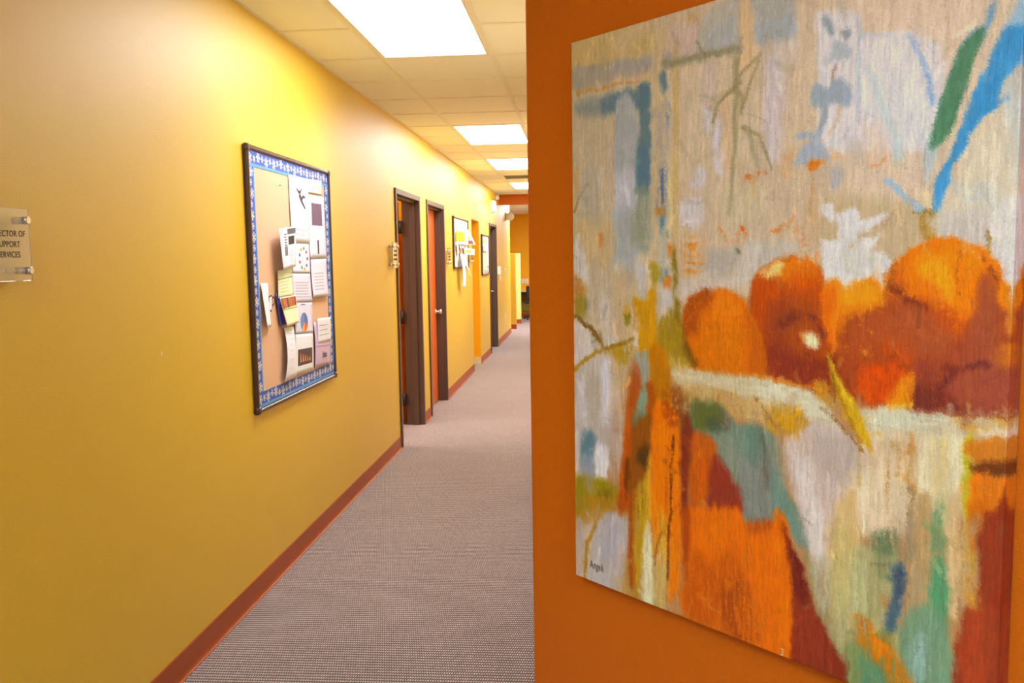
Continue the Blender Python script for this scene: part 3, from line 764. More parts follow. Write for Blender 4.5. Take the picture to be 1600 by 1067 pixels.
# thermostat with its cable cover
o = empty("wall_phone", (0, 14.78, 1.22), "small white box with a dangling cord beside the farthest door", "wall box")
m = MB(); m.rbox(0, .05, 14.70, 14.86, 1.222, 1.362, r=.008); m.build("body", WHITE, o)
m = MB(); m.lathe((.03, 14.74, 1.135), (0, 0, 1), [(0, .006), (.085, .006)], seg=10); m.build("cord", WHITE, o)
m = MB(); m.rbox(.0, .006, 15.16, 15.28, 1.10, 1.185, r=.002)
o = m.build("light_switch", WHITE); tag(o, "white switch plate on the yellow wall past the last door, lower of two", "switch")
m = MB(); m.rbox(.006, .012, 15.205, 15.235, 1.125, 1.16, r=.002); m.build("rocker", WHITE, o)
m = MB(); m.rbox(.0, .028, 15.93, 16.06, 1.225, 1.305, r=.01)
o = m.build("wall_mounted_thermostat", WHITE); tag(o, "small white thermostat near the end of the yellow wall", "thermostat")
m = MB(); m.rbox(.028, .030, 15.96, 16.03, 1.26, 1.29, r=.0008, seg=1); m.build("display", GREYINK, o)
m = MB(); m.rbox(.0, .006, 15.96, 16.08, .335, .47, r=.002)
o = m.build("wall_outlet", WHITE); tag(o, "white outlet plate low on the yellow wall near its end", "outlet")
for zz in (.375, .43):
    m = MB(); m.rbox(.006, .008, 16.0, 16.04, zz - .014, zz + .014, r=.0008, seg=1); m.build("socket", GREYINK, o)

m = MB(); m.bm.faces.new([m.bm.verts.new((.0006, y_, z_)) for y_, z_ in ((2.842, 1.196), (2.848, 1.199), (2.854, 1.193), (2.852, 1.184), (2.846, 1.180), (2.841, 1.187))])
m.build("paint_chip", flat("bare_plaster", (236, 214, 160)), bpy.data.objects["wall_left"])
# far office: counter, plates over it, a dark chair back
o = empty("counter", (0.3, 21.6, 0), "pale counter top with dark space below at the end wall", "counter")
m = MB(); m.rbox(-.6, 1.6, 21.35, 21.885, .655, .695, r=.006); m.build("countertop", flat("pale_laminate", (214, 190, 150)), o)
m = MB(); m.box(-.58, -.56, 21.4, 21.885, 0.002, .655); m.build("side_panel", DARKDOOR, o)
m = MB(); m.box(1.56, 1.58, 21.4, 21.885, 0.002, .655); m.build("side_panel", DARKDOOR, o)
m = MB(); m.box(-.56, 1.56, 21.85, 21.88, .14, .655); m.build("back_panel", flat("olive_panel", (132, 108, 30)), o)
for yy, lb in ((-.065, "white outlet plate above the far counter, nearer the partition"), (.03, "white outlet plate above the far counter, next to the orange wall's edge")):
    m = MB(); m.rbox(yy - .035, yy + .035, 21.89, 21.899, .855, .975, r=.002)
    o = m.build("outlet_plate", WHITE); tag(o, lb, "outlet", "plates above the far counter")
    for zz in (.89, .94):
        m = MB(); m.rbox(yy - .015, yy + .015, 21.887, 21.891, zz - .013, zz + .013, r=.001, seg=1); m.build("socket", GREYINK, o)
o = empty("office_chair", (.27, 21.0, 0), "black office chair at the far counter, mostly hidden by the orange wall", "chair")
m = MB(); m.rbox(.09, .45, 20.74, 20.79, .50, .83, r=.02); m.build("backrest", flat("black_fabric", (30, 26, 26)), o)
m = MB(); m.rbox(.05, .49, 20.80, 21.22, .40, .46, r=.02); m.build("seat", flat("black_fabric", (30, 26, 26)), o)
m = MB(); m.cyl((.27, 21.0, .10), (.27, 21.0, .40), .025); m.build("column", HINGE, o)
m = MB(); m.cyl((.27, 20.80, .50), (.27, 20.765, .62), .015); m.cyl((.27, 20.80, .43), (.27, 20.80, .50), .015); m.build("back_bracket", HINGE, o)
for k in range(5):
    a = k * 2 * math.pi / 5 + .3; c = Vector((.27, 21.0, 0)); e = c + Vector((math.cos(a) * .27, math.sin(a) * .27, .06))
    m = MB(); m.cyl(c + Vector((0, 0, .11)), e, .02, .014, seg=10); leg = m.build("leg", HINGE, o)
    m = MB(); m.cyl(e + Vector((-.012, 0, -.032)), e + Vector((.012, 0, -.032)), .027, seg=14); m.build("caster", INK, leg)

# ---------------------------------------------------------------- the painting
U0, U1, ZB, ZT = 0.503, 1.430, 0.7525, 1.9750
PW, PH = U1 - U0, ZT - ZB
# pigment layers, in thousandths of the canvas: kind, r, g, b, edge softness, opacity, edge raggedness, dryness, grain, smoothing or widths, points
STROKES = [
    (0,198,179,152,8.0,1,0.0,0.0,0,1,[-49,-153,623,-221,640,465,-38,483]),
    (0,210,187,164,41.6,1,6.2,0.0,0,1,[583,-233,1020,-170,1050,396,597,373]),
    (0,200,179,153,17.4,0.8,7.5,0.0,0,1,[320,10,634,-49,644,329,321,316]),
    (0,196,173,146,25.3,0.8,10.1,0.0,0,1,[330,265,674,250,692,428,330,442]),
    (0,179,162,134,12.0,0.8,9.0,0.0,0,1,[-6,-9,138,13,135,456,-14,458]),
    (0,184,173,164,12.6,1,9.5,0.0,0,1,[-16,567,189,556,188,844,-22,880]),
    (0,176,128,80,10.0,1,0.0,0.0,0,1,[189,567,1056,514,1089,1128,185,1518]),
    (0,190,163,111,14.1,1,8.4,0.0,0,1,[-29,4,220,-6,302,30,299,66,-7,50]),
    (0,196,171,140,18.7,0.8,10.7,0.0,0,1,[142,13,311,-1,387,12,379,69,220,57]),
    (0,179,154,94,13.7,0.6,8.2,0.0,0,1,[197,24,261,21,254,49,201,45]),
    (0,195,171,160,13.1,0.9,7.8,0.0,0,1,[307,21,382,21,379,77,311,74]),
    (0,201,159,92,7.7,0.8,3.9,0.0,0,1,[352,10,375,10,376,22,356,22]),
    (0,156,146,132,7.3,0.95,7.3,0.0,0,1,[0,47,124,52,132,68,132,85,-1,83]),
    (0,156,149,145,6.9,0.95,6.9,0.0,0,1,[140,55,220,57,306,59,301,82,239,84,142,80]),
    (0,194,162,124,11.1,0.7,6.9,0.0,0,1,[146,79,286,86,283,104,146,92]),
    (1,185,124,32,2.9,0.9,2.9,0.25,1,(5.8,4.3),[21,91,58,92,101,93,146,92,178,93,216,97]),
    (0,124,132,134,13.3,0.85,7.4,0,1,1,[19,108,111,109,121,139,25,134]),
    (0,92,116,130,9.9,0.95,7.1,0,1,1,[109,107,220,107,242,108,242,141,191,140,111,138]),
    (0,195,171,132,8.3,0.8,4.2,0.0,0,1,[254,66,286,68,284,464,254,464]),
    (0,168,167,170,8.7,0.9,5.8,0.0,0,1,[139,141,212,148,211,410,137,410]),
    (0,142,151,153,11.4,0.6,7.1,0.2,0,1,[141,145,212,153,212,238,141,233]),
    (0,179,177,189,14.5,0.9,8.7,0.0,0,1,[145,254,191,237,208,279,200,317,150,320]),
    (0,198,196,212,5.8,0.8,2.9,0.0,0,1,[177,264,188,276,192,298,178,295]),
    (0,143,154,156,14.6,0.7,8.8,0.1,0,1,[140,315,212,312,212,383,144,388]),
    (0,88,114,126,5.6,0.95,4.2,0.0,0,1,[214,108,250,111,250,228,246,281,212,279,208,225,220,173]),
    (0,79,108,134,11.3,0.6,5.6,0.0,0,1,[216,210,250,212,248,270,216,269]),
    (0,126,137,122,11.4,0.85,7.1,0.1,0,1,[208,279,250,276,248,372,219,377,208,333]),
    (0,138,140,112,11.5,0.6,7.2,0.2,0,1,[190,316,223,307,227,356,190,366]),
    (1,205,162,104,2.9,0.85,1.5,0.0,0,(4.4,3.6),[135,140,135,220,132,309]),
    (0,169,159,142,7.5,0.8,6.0,0.0,0,1,[39,229,87,230,88,324,42,323]),
    (0,196,179,164,4.5,0.8,3.0,0.0,0,1,[87,232,101,233,101,260,86,259]),
    (0,191,160,108,15.2,0.55,9.1,0.1,0,1,[4,327,130,325,129,393,3,398]),
    (1,125,116,82,3.1,0.8,1.5,0.0,0,(3.8,2.3),[11,290,32,272,54,255]),
    (1,154,111,26,3.1,0.8,3.1,0.0,0,(6.2,4.6),[4,304,14,290]),
    (0,192,138,58,6.1,0.6,4.6,0.0,0,1,[6,233,19,230,14,269,5,280]),
    (0,198,191,194,7.8,0.85,7.8,0.15,0,1,[6,353,33,369,50,410,56,433,7,434]),
    (0,197,109,31,4.5,0.9,3.0,0.2,0,1,[90,350,102,348,104,369,92,369]),
    (0,84,114,132,5.4,0.9,4.1,0.0,0,1,[274,93,295,92,295,120,283,123]),
    (0,151,144,140,6.8,0.85,6.8,0.35,0,1,[268,148,301,151,301,244,268,242]),
    (0,110,127,160,5.4,0.7,4.1,0.3,0,1,[290,143,304,145,304,186,290,184]),
    (0,74,95,140,5.5,0.9,5.5,0.3,0,1,[274,253,299,248,301,273,294,310,270,314]),
    (0,127,139,160,8.4,0.8,5.6,0.1,0,1,[272,309,298,305,294,336,272,335]),
    (0,63,122,148,4.2,0.9,2.8,0.0,0,1,[278,314,287,315,287,349,278,348]),
    (0,185,124,40,5.6,0.9,4.2,0.0,0,1,[261,310,289,312,289,321,265,320]),
    (0,190,67,20,4.1,0.9,1.4,0.0,0,1,[314,301,330,297,326,306,316,307]),
    (0,60,90,92,5.6,0.85,4.2,0.3,0,1,[280,350,307,349,305,357,283,359]),
    (0,169,176,168,7.0,0.8,5.6,0.1,0,1,[276,357,298,355,295,464,276,464]),
    (0,207,192,142,6.9,0.8,4.1,0.0,0,1,[301,237,315,233,316,347,300,347]),
    (0,188,156,92,5.4,0.75,2.7,0.0,0,1,[315,75,329,74,327,368,316,368]),
    (0,204,116,31,5.6,0.9,5.6,0.1,0,1,[298,368,321,370,316,384,302,389]),
    (0,123,100,23,5.6,0.9,4.2,0.0,0,1,[314,389,325,385,334,463,318,465]),
    (0,156,131,24,7.1,0.9,5.7,0.0,0,1,[250,403,276,405,272,432,257,432]),
    (0,78,104,140,5.6,0.7,4.2,0.3,0,1,[280,410,298,410,298,429,280,429]),
    (0,203,116,36,5.6,0.9,4.2,0.0,0,1,[287,423,309,421,309,442,291,444]),
    (0,179,171,162,7.5,0.95,6.3,0.0,0,1,[379,44,405,15,473,-1,484,1,484,81,373,74]),
    (0,159,166,172,12.5,0.6,7.5,0.0,0,1,[412,40,482,37,482,80,396,72]),
    (0,211,178,138,8.5,0.9,4.9,0.0,0,1,[482,-18,515,-12,517,108,484,103]),
    (0,166,165,164,9.5,0.95,8.3,0.0,0,1,[514,-39,604,-39,604,79,583,83,527,79,516,52]),
    (0,156,168,180,9.5,0.6,7.1,0.1,0,1,[519,53,603,53,601,85,534,82]),
    (0,201,185,180,11.9,0.7,7.1,0.0,0,1,[537,85,611,87,605,119,543,115]),
    (1,141,132,104,10.3,0.85,3.9,0.0,0,(18.1,11.6),[293,77,354,79,412,80,478,82]),
    (1,133,124,94,3.9,0.8,1.3,0.0,0,(5.2,3.9),[376,57,399,78]),
    (0,200,186,192,9.7,0.9,6.0,0.0,0,1,[543,116,580,116,580,243,546,250]),
    (0,200,180,170,12.9,0.8,7.7,0.0,0,1,[389,95,431,96,429,163,397,170]),
    (0,201,191,196,5.2,0.9,3.9,0.0,0,1,[393,165,413,163,418,191,404,202,394,189]),
    (0,203,195,208,6.5,0.9,5.2,0.0,0,1,[426,184,442,184,446,258,429,257,418,216]),
    (0,197,190,202,8.0,0.8,6.6,0.1,0,1,[372,252,398,251,398,281,361,279]),
    (0,200,194,202,10.8,0.85,8.1,0.0,0,1,[333,301,390,297,395,334,365,343,337,332]),
    (0,208,168,128,10.2,0.6,5.1,0.0,0,1,[442,145,460,147,462,244,443,242]),
    (1,150,138,102,7.6,0.75,2.5,0.0,0,(12.7,6.3),[475,97,476,140,475,197,468,283,460,326]),
    (1,143,132,98,5.1,0.85,2.5,0.0,0,(8.9,5.1),[488,130,460,140,435,154,418,182]),
    (1,151,136,95,4.9,0.85,2.5,0.0,0,(7.4,4.9),[475,130,493,114,534,95]),
    (1,151,136,95,4.9,0.8,2.5,0.0,0,(6.2,4.9),[491,172,506,139,526,105]),
    (1,155,141,102,6.2,0.8,2.5,0.0,0,(11.2,6.2),[473,139,491,151,491,175]),
    (1,151,137,95,4.9,0.85,2.5,0.0,0,(8.6,4.9),[492,198,529,213,546,237,561,262]),
    (1,162,152,122,6.2,0.8,2.5,0.0,0,(10.0,7.5),[507,209,519,238,532,262]),
    (1,185,166,124,3.9,0.6,1.3,0.0,0,(5.2,2.6),[442,208,430,241]),
    (0,192,179,148,17.8,0.6,10.1,0.0,0,1,[462,283,538,287,539,339,455,336]),
    (0,190,101,29,3.7,0.95,2.5,0.25,0,1,[487,273,502,269,529,268,552,265,552,270,532,273,520,280,502,276]),
    (1,208,160,92,5.0,0.8,1.3,0.1,0,(7.5,2.5),[520,278,519,300]),
    (0,203,143,80,12.1,0.6,7.2,0.2,0,1,[575,259,597,243,608,254,592,276]),
    (1,207,124,48,3.9,0.85,3.9,0.3,2,(6.5,3.9),[434,347,451,357,457,367]),
    (0,203,108,39,5.1,0.8,5.1,0.45,2,1,[457,366,479,357,506,350,504,360,473,369]),
    (0,204,91,14,3.8,0.95,2.6,0.0,0,1,[485,346,499,346,497,352,487,352]),
    (0,201,102,31,4.9,0.85,4.9,0.35,2,1,[563,354,577,350,596,341,607,336,606,347,585,354,568,363]),
    (0,204,118,52,9.7,0.8,7.2,0.5,2,1,[610,355,632,348,641,385,617,390]),
    (0,204,144,72,10.8,0.85,8.1,0.45,1,1,[337,360,395,361,402,390,382,420,341,423]),
    (0,200,116,22,8.2,0.7,6.8,0.4,1,1,[351,369,379,369,376,415,355,415]),
    (0,189,181,172,15.0,0.9,10.0,0.0,0,1,[510,376,604,373,625,392,555,415,511,430]),
    (0,173,164,154,9.2,0.95,6.6,0.0,0,1,[396,392,428,380,464,381,482,373,495,389,486,405,467,420,429,426,396,415]),
    (0,95,92,64,2.6,0.9,1.3,0.0,0,1,[481,376,492,386,489,391,479,384]),
    (0,200,191,182,10.3,0.8,7.7,0.0,0,1,[495,376,537,374,525,396,508,430,468,435,480,410]),
    (0,199,184,176,13.5,0.8,8.1,0.0,0,1,[334,423,399,422,480,435,400,453,334,463]),
    (0,214,207,214,8.7,1,4.3,0.0,0,0,[651,58,730,67,739,100,755,99,834,110,877,133,884,157,884,208,869,246,850,260,806,252,736,252,674,245,659,226,654,144]),
    (0,201,208,220,25.9,0.35,6.5,0.0,0,1,[745,164,803,163,848,200,850,252,772,245]),
    (1,169,179,198,4.4,0.6,2.2,0.1,0,(8.8,6.6),[734,72,735,137,736,217]),
    (0,216,189,168,14.5,0.8,6.2,0.0,0,1,[741,31,913,41,916,124,887,143,855,107,743,89]),
    (1,182,188,205,5.4,0.55,2.2,0.2,1,(9.7,5.4),[743,102,795,107]),
    (0,143,154,166,4.5,0.95,2.3,0.0,0,1,[664,67,676,68,687,83,686,91,677,88,667,78]),
    (0,143,154,166,4.4,0.95,2.2,0.0,0,1,[703,87,719,90,719,98,710,100,702,94]),
    (0,163,173,185,6.7,0.9,4.5,0.1,0,1,[690,100,710,109,718,126,698,127,680,120,683,110]),
    (0,173,178,184,5.7,0.7,3.4,0.2,0,1,[664,119,683,118,681,126,665,126]),
    (1,169,142,120,2.3,0.9,1.1,0.0,0,(5.7,4.5),[691,135,684,156]),
    (0,150,162,178,5.7,0.95,3.4,0.0,0,1,[646,155,661,153,674,162,687,155,704,153,717,165,718,184,705,188,687,182,670,184,649,183,643,168]),
    (1,152,164,180,4.6,0.9,2.3,0.0,0,(13.9,9.2),[672,180,670,202,655,223]),
    (1,151,166,186,3.5,0.9,1.2,0.0,0,(8.2,7.0),[615,222,639,222,658,226]),
    (0,159,169,188,5.9,0.9,3.5,0.0,0,1,[614,260,629,236,648,229,666,236,678,254,677,259,646,257]),
    (0,143,160,189,6.9,0.6,4.6,0.2,0,1,[682,267,710,277,698,298,688,301,683,283]),
    (1,204,182,160,3.4,0.9,1.1,0.0,0,(6.9,4.6),[701,188,693,210,676,226]),
    (0,220,118,22,3.5,1,2.3,0.0,0,1,[637,267,639,258,664,258,672,264,651,272,641,274]),
    (1,224,162,92,3.5,0.8,3.5,0.3,0,(4.6,2.3),[668,261,687,265]),
    (1,219,166,106,3.4,0.8,2.3,0.2,1,(5.7,3.4),[687,255,722,257]),
    (0,224,192,172,13.3,0.65,6.6,0.15,0,1,[741,213,788,226,801,269,761,267,748,252]),
    (1,226,138,72,2.2,0.9,1.1,0.0,0,(3.3,2.2),[761,277,780,274,791,264]),
    (0,182,170,156,9.0,0.7,5.6,0.2,0,1,[718,237,742,235,743,269,725,267]),
    (0,196,186,164,6.5,0.8,3.2,0.0,0,1,[798,265,811,259,827,266,823,280,807,280]),
    (1,159,178,212,4.2,0.8,2.1,0.0,0,(7.3,9.4),[823,113,839,132,852,156,861,179,865,202]),
    (1,91,147,196,3.1,0.7,2.1,0.2,0,(4.2,3.1),[853,167,863,186,864,200]),
    (0,91,147,191,4.9,0.95,2.0,0.0,0,1,[941,118,953,95,960,93,959,104,949,122,936,136]),
    (0,127,160,200,5.1,0.8,2.0,0.0,0,1,[926,121,907,144,889,177,876,215,884,220,899,183,917,150,936,127]),
    (0,79,128,98,4.1,1,2.0,0.0,0,1,[938,121,942,134,930,162,916,197,899,231,882,254,867,257,865,248,876,213,891,177,909,143]),
    (1,60,106,72,6.2,0.4,2.1,0.0,0,(8.2,6.2),[910,199,889,240]),
    (0,163,188,203,7.4,0.75,3.2,0.0,0,1,[859,253,878,257,868,281,858,305,855,282]),
    (0,134,176,212,4.8,0.95,2.9,0.0,0,1,[961,146,982,120,999,87,1032,65,1037,150,1004,167,985,179,967,184]),
    (0,60,142,200,4.0,1,3.0,0.0,0,1,[970,133,1001,130,1000,159,992,172,975,196,965,217,946,231,930,244,917,266,903,285,890,315,878,339,871,331,875,303,897,268,919,223,942,180,956,158]),
    (0,90,160,212,9.7,0.6,4.9,0.2,0,1,[962,162,992,143,994,165,972,184]),
    (1,44,124,188,6.0,0.4,2.0,0.2,0,(8.0,5.0),[967,184,940,222,912,261]),
    (0,106,166,216,4.2,0.7,2.1,0.0,0,1,[880,306,891,289,901,285,887,322,878,338,872,331]),
    (0,169,192,210,7.7,0.5,2.9,0.2,0,1,[1002,80,965,139,970,140,1017,112]),
    (0,180,190,192,13.7,0.75,7.8,0.0,0,1,[973,192,1003,181,1010,306,999,313,979,244]),
    (0,212,201,176,18.2,0.8,8.1,0.0,0,1,[932,247,979,237,999,313,1003,350,896,350,900,315]),
    (0,179,188,194,12.2,0.6,8.1,0.1,0,1,[914,304,959,307,964,326,926,330]),
    (1,143,178,210,5.4,0.8,2.2,0.1,0,(8.7,9.8),[790,296,820,314,853,337]),
    (1,185,200,204,7.6,0.55,3.3,0.1,0,(6.5,17.4),[754,148,777,192,800,227,812,265]),
    (0,226,204,162,6.4,0.85,3.2,0.0,0,1,[848,312,868,310,870,338,855,335]),
    (0,185,162,126,15.7,0.85,6.7,0.0,0,1,[650,315,762,315,853,334,857,378,813,427,765,393,651,374]),
    (0,168,124,42,3.2,0.95,3.2,0.1,0,1,[853,340,876,341,878,372,855,371]),
    (1,138,106,32,1.6,0.9,1.1,0.0,0,(2.1,2.1),[838,337,875,341]),
    (0,213,208,210,3.5,1,2.3,0.0,0,1,[665,324,684,319,694,331,692,343,682,345]),
    (0,213,207,210,3.4,1,2.3,0.0,0,1,[700,338,734,329,744,346,763,342,796,336,771,352,754,360,728,358,700,350]),
    (1,185,140,74,2.4,0.8,1.2,0.1,0,(3.6,3.6),[646,279,648,338]),
    (0,194,160,124,14.2,0.5,7.1,0.1,0,1,[639,301,663,303,665,374,641,374]),
    (0,210,160,112,9.7,0.5,7.3,0.5,2,1,[589,327,610,337,625,387,604,387]),
    (0,197,189,182,12.2,0.9,6.1,0.0,0,1,[879,342,1047,344,1054,484,982,488,958,395,887,372]),
    (0,216,210,204,10.0,0.9,5.0,0.0,0,1,[974,334,1011,336,1017,448,994,449,972,395]),
    (1,154,124,60,2.0,0.9,1.0,0.0,0,(5.1,3.1),[959,366,963,392]),
    (0,214,210,212,3.4,1,3.4,0.0,0,0,[668,369,702,371,702,349,737,351,743,372,762,371,783,365,774,376,760,388,781,387,798,390,809,404,798,415,775,412,754,428,730,441,702,428,674,427]),
    (0,200,194,186,6.9,0.9,4.6,0.0,0,1,[711,373,747,372,755,395,742,414,714,410]),
    (1,192,144,72,1.1,0.9,0.0,0.0,0,(2.3,2.3),[725,379,737,374]),
    (0,197,190,176,6.8,0.7,4.5,0.0,0,1,[760,389,784,387,791,404,775,414,758,406]),
    (0,140,46,20,9.1,1,4.6,0.0,0,1,[549,458,693,464,850,527,1000,471,1023,578,853,594,644,586,558,574]),
    (0,227,112,6,4.3,1,3.2,0.0,0,1,[790,440,798,415,820,394,851,378,882,371,917,373,948,382,970,399,984,418,995,446,999,487,985,566,852,586,846,527,805,478]),
    (0,235,131,11,16.8,0.8,6.3,0.1,2,1,[845,394,887,380,938,385,963,407,959,426,919,414,867,419]),
    (0,188,89,22,11.1,0.9,6.7,0.1,2,1,[794,427,812,409,826,427,836,450,802,460]),
    (0,156,64,36,14.9,0.95,6.4,0,2,1,[793,446,814,452,858,450,890,464,914,490,928,474,946,457,948,426,959,418,975,434,988,455,1000,471,1005,583,851,599,843,527,806,487]),
    (0,138,58,44,12.7,0.8,6.4,0.05,2,1,[850,527,904,540,984,530,1006,556,1005,587,850,594]),
    (0,176,85,44,15.3,0.8,6.5,0.1,2,1,[814,461,869,468,902,491,893,512,838,502]),
    (0,190,76,22,12.8,0.9,6.4,0.1,2,1,[867,451,921,458,930,482,897,491,875,476]),
    (0,241,151,18,10.7,0.95,5.3,0,2,1,[852,404,888,396,907,410,914,434,911,458,898,451,881,431,857,419]),
    (0,235,123,8,8.4,0.9,5.2,0.05,2,1,[907,402,934,404,948,426,945,458,930,474,913,466,910,434]),
    (0,233,129,11,6.1,0.9,4.0,0.0,0,1,[973,426,988,426,1000,448,997,460,982,450]),
    (0,160,78,48,10.3,0.8,6.2,0.05,2,1,[951,420,971,434,982,488,953,505,933,490,947,457]),
    (0,158,74,52,12.5,0.85,6.3,0.05,2,1,[915,547,983,519,1007,533,1005,576,957,584,924,575]),
    (0,212,116,17,8.2,0.95,4.1,0,2,1,[979,507,996,499,1007,506,1006,525,989,529,977,521]),
    (0,220,134,34,5.1,0.85,3.0,0.0,0,1,[992,452,1002,448,1002,487,994,481]),
    (0,94,31,36,8.6,0.7,4.3,0.0,0,1,[900,532,924,529,915,543,902,542]),
    (0,106,42,34,10.9,0.8,5.5,0.05,2,1,[849,561,900,565,927,587,853,594]),
    (0,181,73,14,4.9,1,3.7,0,2,1,[512,479,514,444,526,420,552,403,590,394,632,397,666,409,677,428,688,464,695,536,684,583,623,578,558,572,528,537]),
    (0,220,116,14,9.8,0.95,6.1,0,2,1,[564,403,611,395,652,403,671,428,642,438,598,429,570,420]),
    (0,196,74,7,14.5,0.8,6.0,0.1,2,1,[612,420,666,419,674,437,643,456,613,447]),
    (0,226,194,116,7.5,0.95,5.0,0,2,1,[532,418,555,405,586,401,581,416,561,424,541,424]),
    (0,188,71,8,15.2,0.8,6.3,0,2,1,[523,430,555,429,570,458,565,486,530,488]),
    (0,143,58,32,17.3,0.9,7.4,0.05,2,1,[568,458,613,457,661,474,675,519,629,540,565,535,551,497]),
    (0,126,44,32,14.9,0.9,6.2,0.05,2,1,[551,526,615,536,682,537,696,573,657,581,580,572,558,559]),
    (0,166,74,24,12.3,0.8,6.1,0.1,2,1,[600,495,644,484,668,506,645,525,609,527]),
    (0,230,214,164,6.1,0.95,3.7,0,2,1,[635,508,649,502,666,514,663,523,647,524]),
    (0,212,108,28,4.9,0.7,3.7,0.0,0,1,[628,503,639,498,636,517]),
    (0,229,126,13,5.8,1,4.6,0,2,1,[674,433,705,428,715,439,742,428,768,424,790,434,796,461,798,530,733,534,695,518,678,483]),
    (0,239,148,22,9.2,0.9,4.6,0,2,1,[715,437,748,428,778,434,781,453,743,459,716,455]),
    (0,227,102,11,9.5,0.95,4.7,0,2,1,[669,446,698,442,709,481,705,522,687,509]),
    (0,162,68,28,10.3,1,5.7,0.02,2,1,[719,481,756,471,795,458,814,478,847,502,846,561,819,597,766,599,735,579,703,536]),
    (0,170,76,36,11.4,0.8,6.9,0.1,2,1,[732,485,791,470,821,495,781,514,739,516]),
    (0,190,71,18,11.2,0.9,5.6,0.1,2,1,[790,513,815,499,842,502,844,536,805,542]),
    (0,208,72,8,11.5,0.95,5.7,0,2,1,[748,546,794,537,834,545,835,572,807,594,774,598,753,581]),
    (0,220,131,17,7.9,0.95,4.5,0,2,1,[822,563,844,552,846,590,819,597,802,596]),
    (0,220,134,45,2.9,0.9,1.2,0.0,0,1,[755,520,763,520,762,527,756,526]),
    (1,232,138,24,5.9,0.6,2.4,0.1,0,(7.1,3.6),[705,437,702,500,693,536]),
    (0,212,102,6,5.3,1,4.0,0,2,1,[342,515,341,484,359,458,393,446,449,440,490,450,515,478,542,507,552,545,537,569,450,580,384,572,352,547]),
    (0,233,121,13,15.8,0.9,6.6,0,2,1,[419,453,465,448,493,465,496,485,459,490,426,481]),
    (0,210,111,8,18.8,0.8,6.7,0,2,1,[383,503,481,489,500,528,482,567,417,570,383,545]),
    (0,156,68,16,12.3,0.9,6.8,0.1,2,1,[342,515,348,473,372,452,413,445,420,461,386,482,380,514]),
    (1,122,58,16,2.7,0.9,2.7,0.2,0,(6.7,4.0),[404,443,409,451]),
    (0,190,89,13,9.0,0.9,5.2,0,2,1,[496,469,524,488,549,526,549,569,513,567,515,518]),
    (0,107,74,12,8.4,0.9,5.6,0.1,0,1,[338,494,359,536,387,568,359,569,331,542,327,505]),
    (0,168,80,44,13.1,0.6,8.8,0.2,2,1,[805,478,842,469,891,475,913,507,872,525,822,516]),
    (0,154,74,52,12.5,0.6,8.4,0.2,2,1,[923,506,982,495,993,530,945,545,916,531]),
    (0,164,76,28,12.2,0.6,8.5,0.2,2,1,[602,457,653,451,678,473,627,484]),
    (1,106,42,34,9.8,0.55,6.1,0.25,2,(14.7,9.8),[588,491,620,475,657,481,676,501]),
    (1,111,44,32,7.7,0.6,4.4,0.2,2,(13.2,7.7),[808,437,834,452,865,461]),
    (1,92,32,40,7.4,0.55,4.2,0.2,2,(9.6,7.4),[895,559,925,537,969,526]),
    (1,138,74,32,6.7,0.55,4.5,0.25,2,(7.8,4.5),[795,446,803,420,816,402]),
    (1,140,74,24,3.1,0.6,2.1,0.2,2,(4.2,2.1),[919,390,913,414,921,449]),
    (1,122,52,24,4.1,0.5,3.1,0.3,2,(4.1,4.1),[952,395,967,414,979,433]),
    (1,122,58,28,4.4,0.5,3.3,0.2,2,(6.6,4.4),[845,450,854,468,853,485]),
    (1,216,164,36,4.5,0.8,2.3,0.1,0,(5.6,5.6),[814,595,832,593,848,588]),
    (1,224,138,16,5.0,0.7,3.8,0.2,1,(6.3,5.0),[528,571,616,579,684,585]),
    (0,200,186,152,6.4,1,5.2,0,1,1,[313,573,401,574,529,576,623,582,677,602,713,626,727,661,686,657,645,628,588,620,498,610,418,601,331,601]),
    (0,207,202,176,10.0,0.8,5.0,0.05,1,1,[529,578,630,585,684,610,698,632,631,616,544,604]),
    (1,200,118,26,3.9,0.85,2.6,0.2,1,(6.6,3.9),[366,569,466,574,558,576,609,581]),
    (0,198,183,150,6.6,1,4.4,0,1,1,[755,604,853,594,927,593,1013,591,1026,633,930,646,855,645,774,646]),
    (0,198,198,174,9.0,0.8,5.6,0.05,1,1,[778,606,896,594,897,608,797,628]),
    (0,191,138,52,8.3,0.85,6.3,0.25,1,1,[917,598,1024,593,1025,616,959,619]),
    (0,220,205,184,8.3,0.8,5.2,0.1,1,1,[958,606,1025,605,1026,624,974,624]),
    (1,138,60,28,3.2,0.7,2.1,0.1,1,(3.2,3.2),[853,594,927,593,1013,590]),
    (0,210,184,150,16.4,1,7.0,0.0,0,1,[724,652,876,634,870,754,728,780,701,720]),
    (0,196,176,166,9.9,1,7.4,0.0,0,1,[597,667,665,631,713,633,742,659,726,716,703,813,681,856,652,823,620,751]),
    (0,174,156,146,14.5,0.85,8.4,0.05,0,1,[659,660,724,643,762,665,757,698,687,712]),
    (0,207,196,190,10.0,0.8,6.3,0.0,0,1,[619,694,649,689,675,752,698,814,683,846,652,804]),
    (0,220,200,168,16.3,0.7,9.3,0.0,0,1,[751,690,856,666,858,731,759,757]),
    (0,205,171,112,14.7,0.9,7.4,0.05,0,1,[702,757,739,723,760,775,743,847,692,882,690,816]),
    (0,216,203,166,9.9,1,5.5,0.0,0,1,[865,635,941,626,939,717,869,734]),
    (0,181,121,46,6.8,0.85,5.7,0.2,0,1,[836,639,852,637,856,731,842,733]),
    (0,156,124,60,9.2,0.6,6.9,0.3,0,1,[797,643,838,639,827,653,804,656]),
    (0,183,140,52,11.0,0.4,4.4,0.2,0,1,[883,633,908,630,910,713,890,717]),
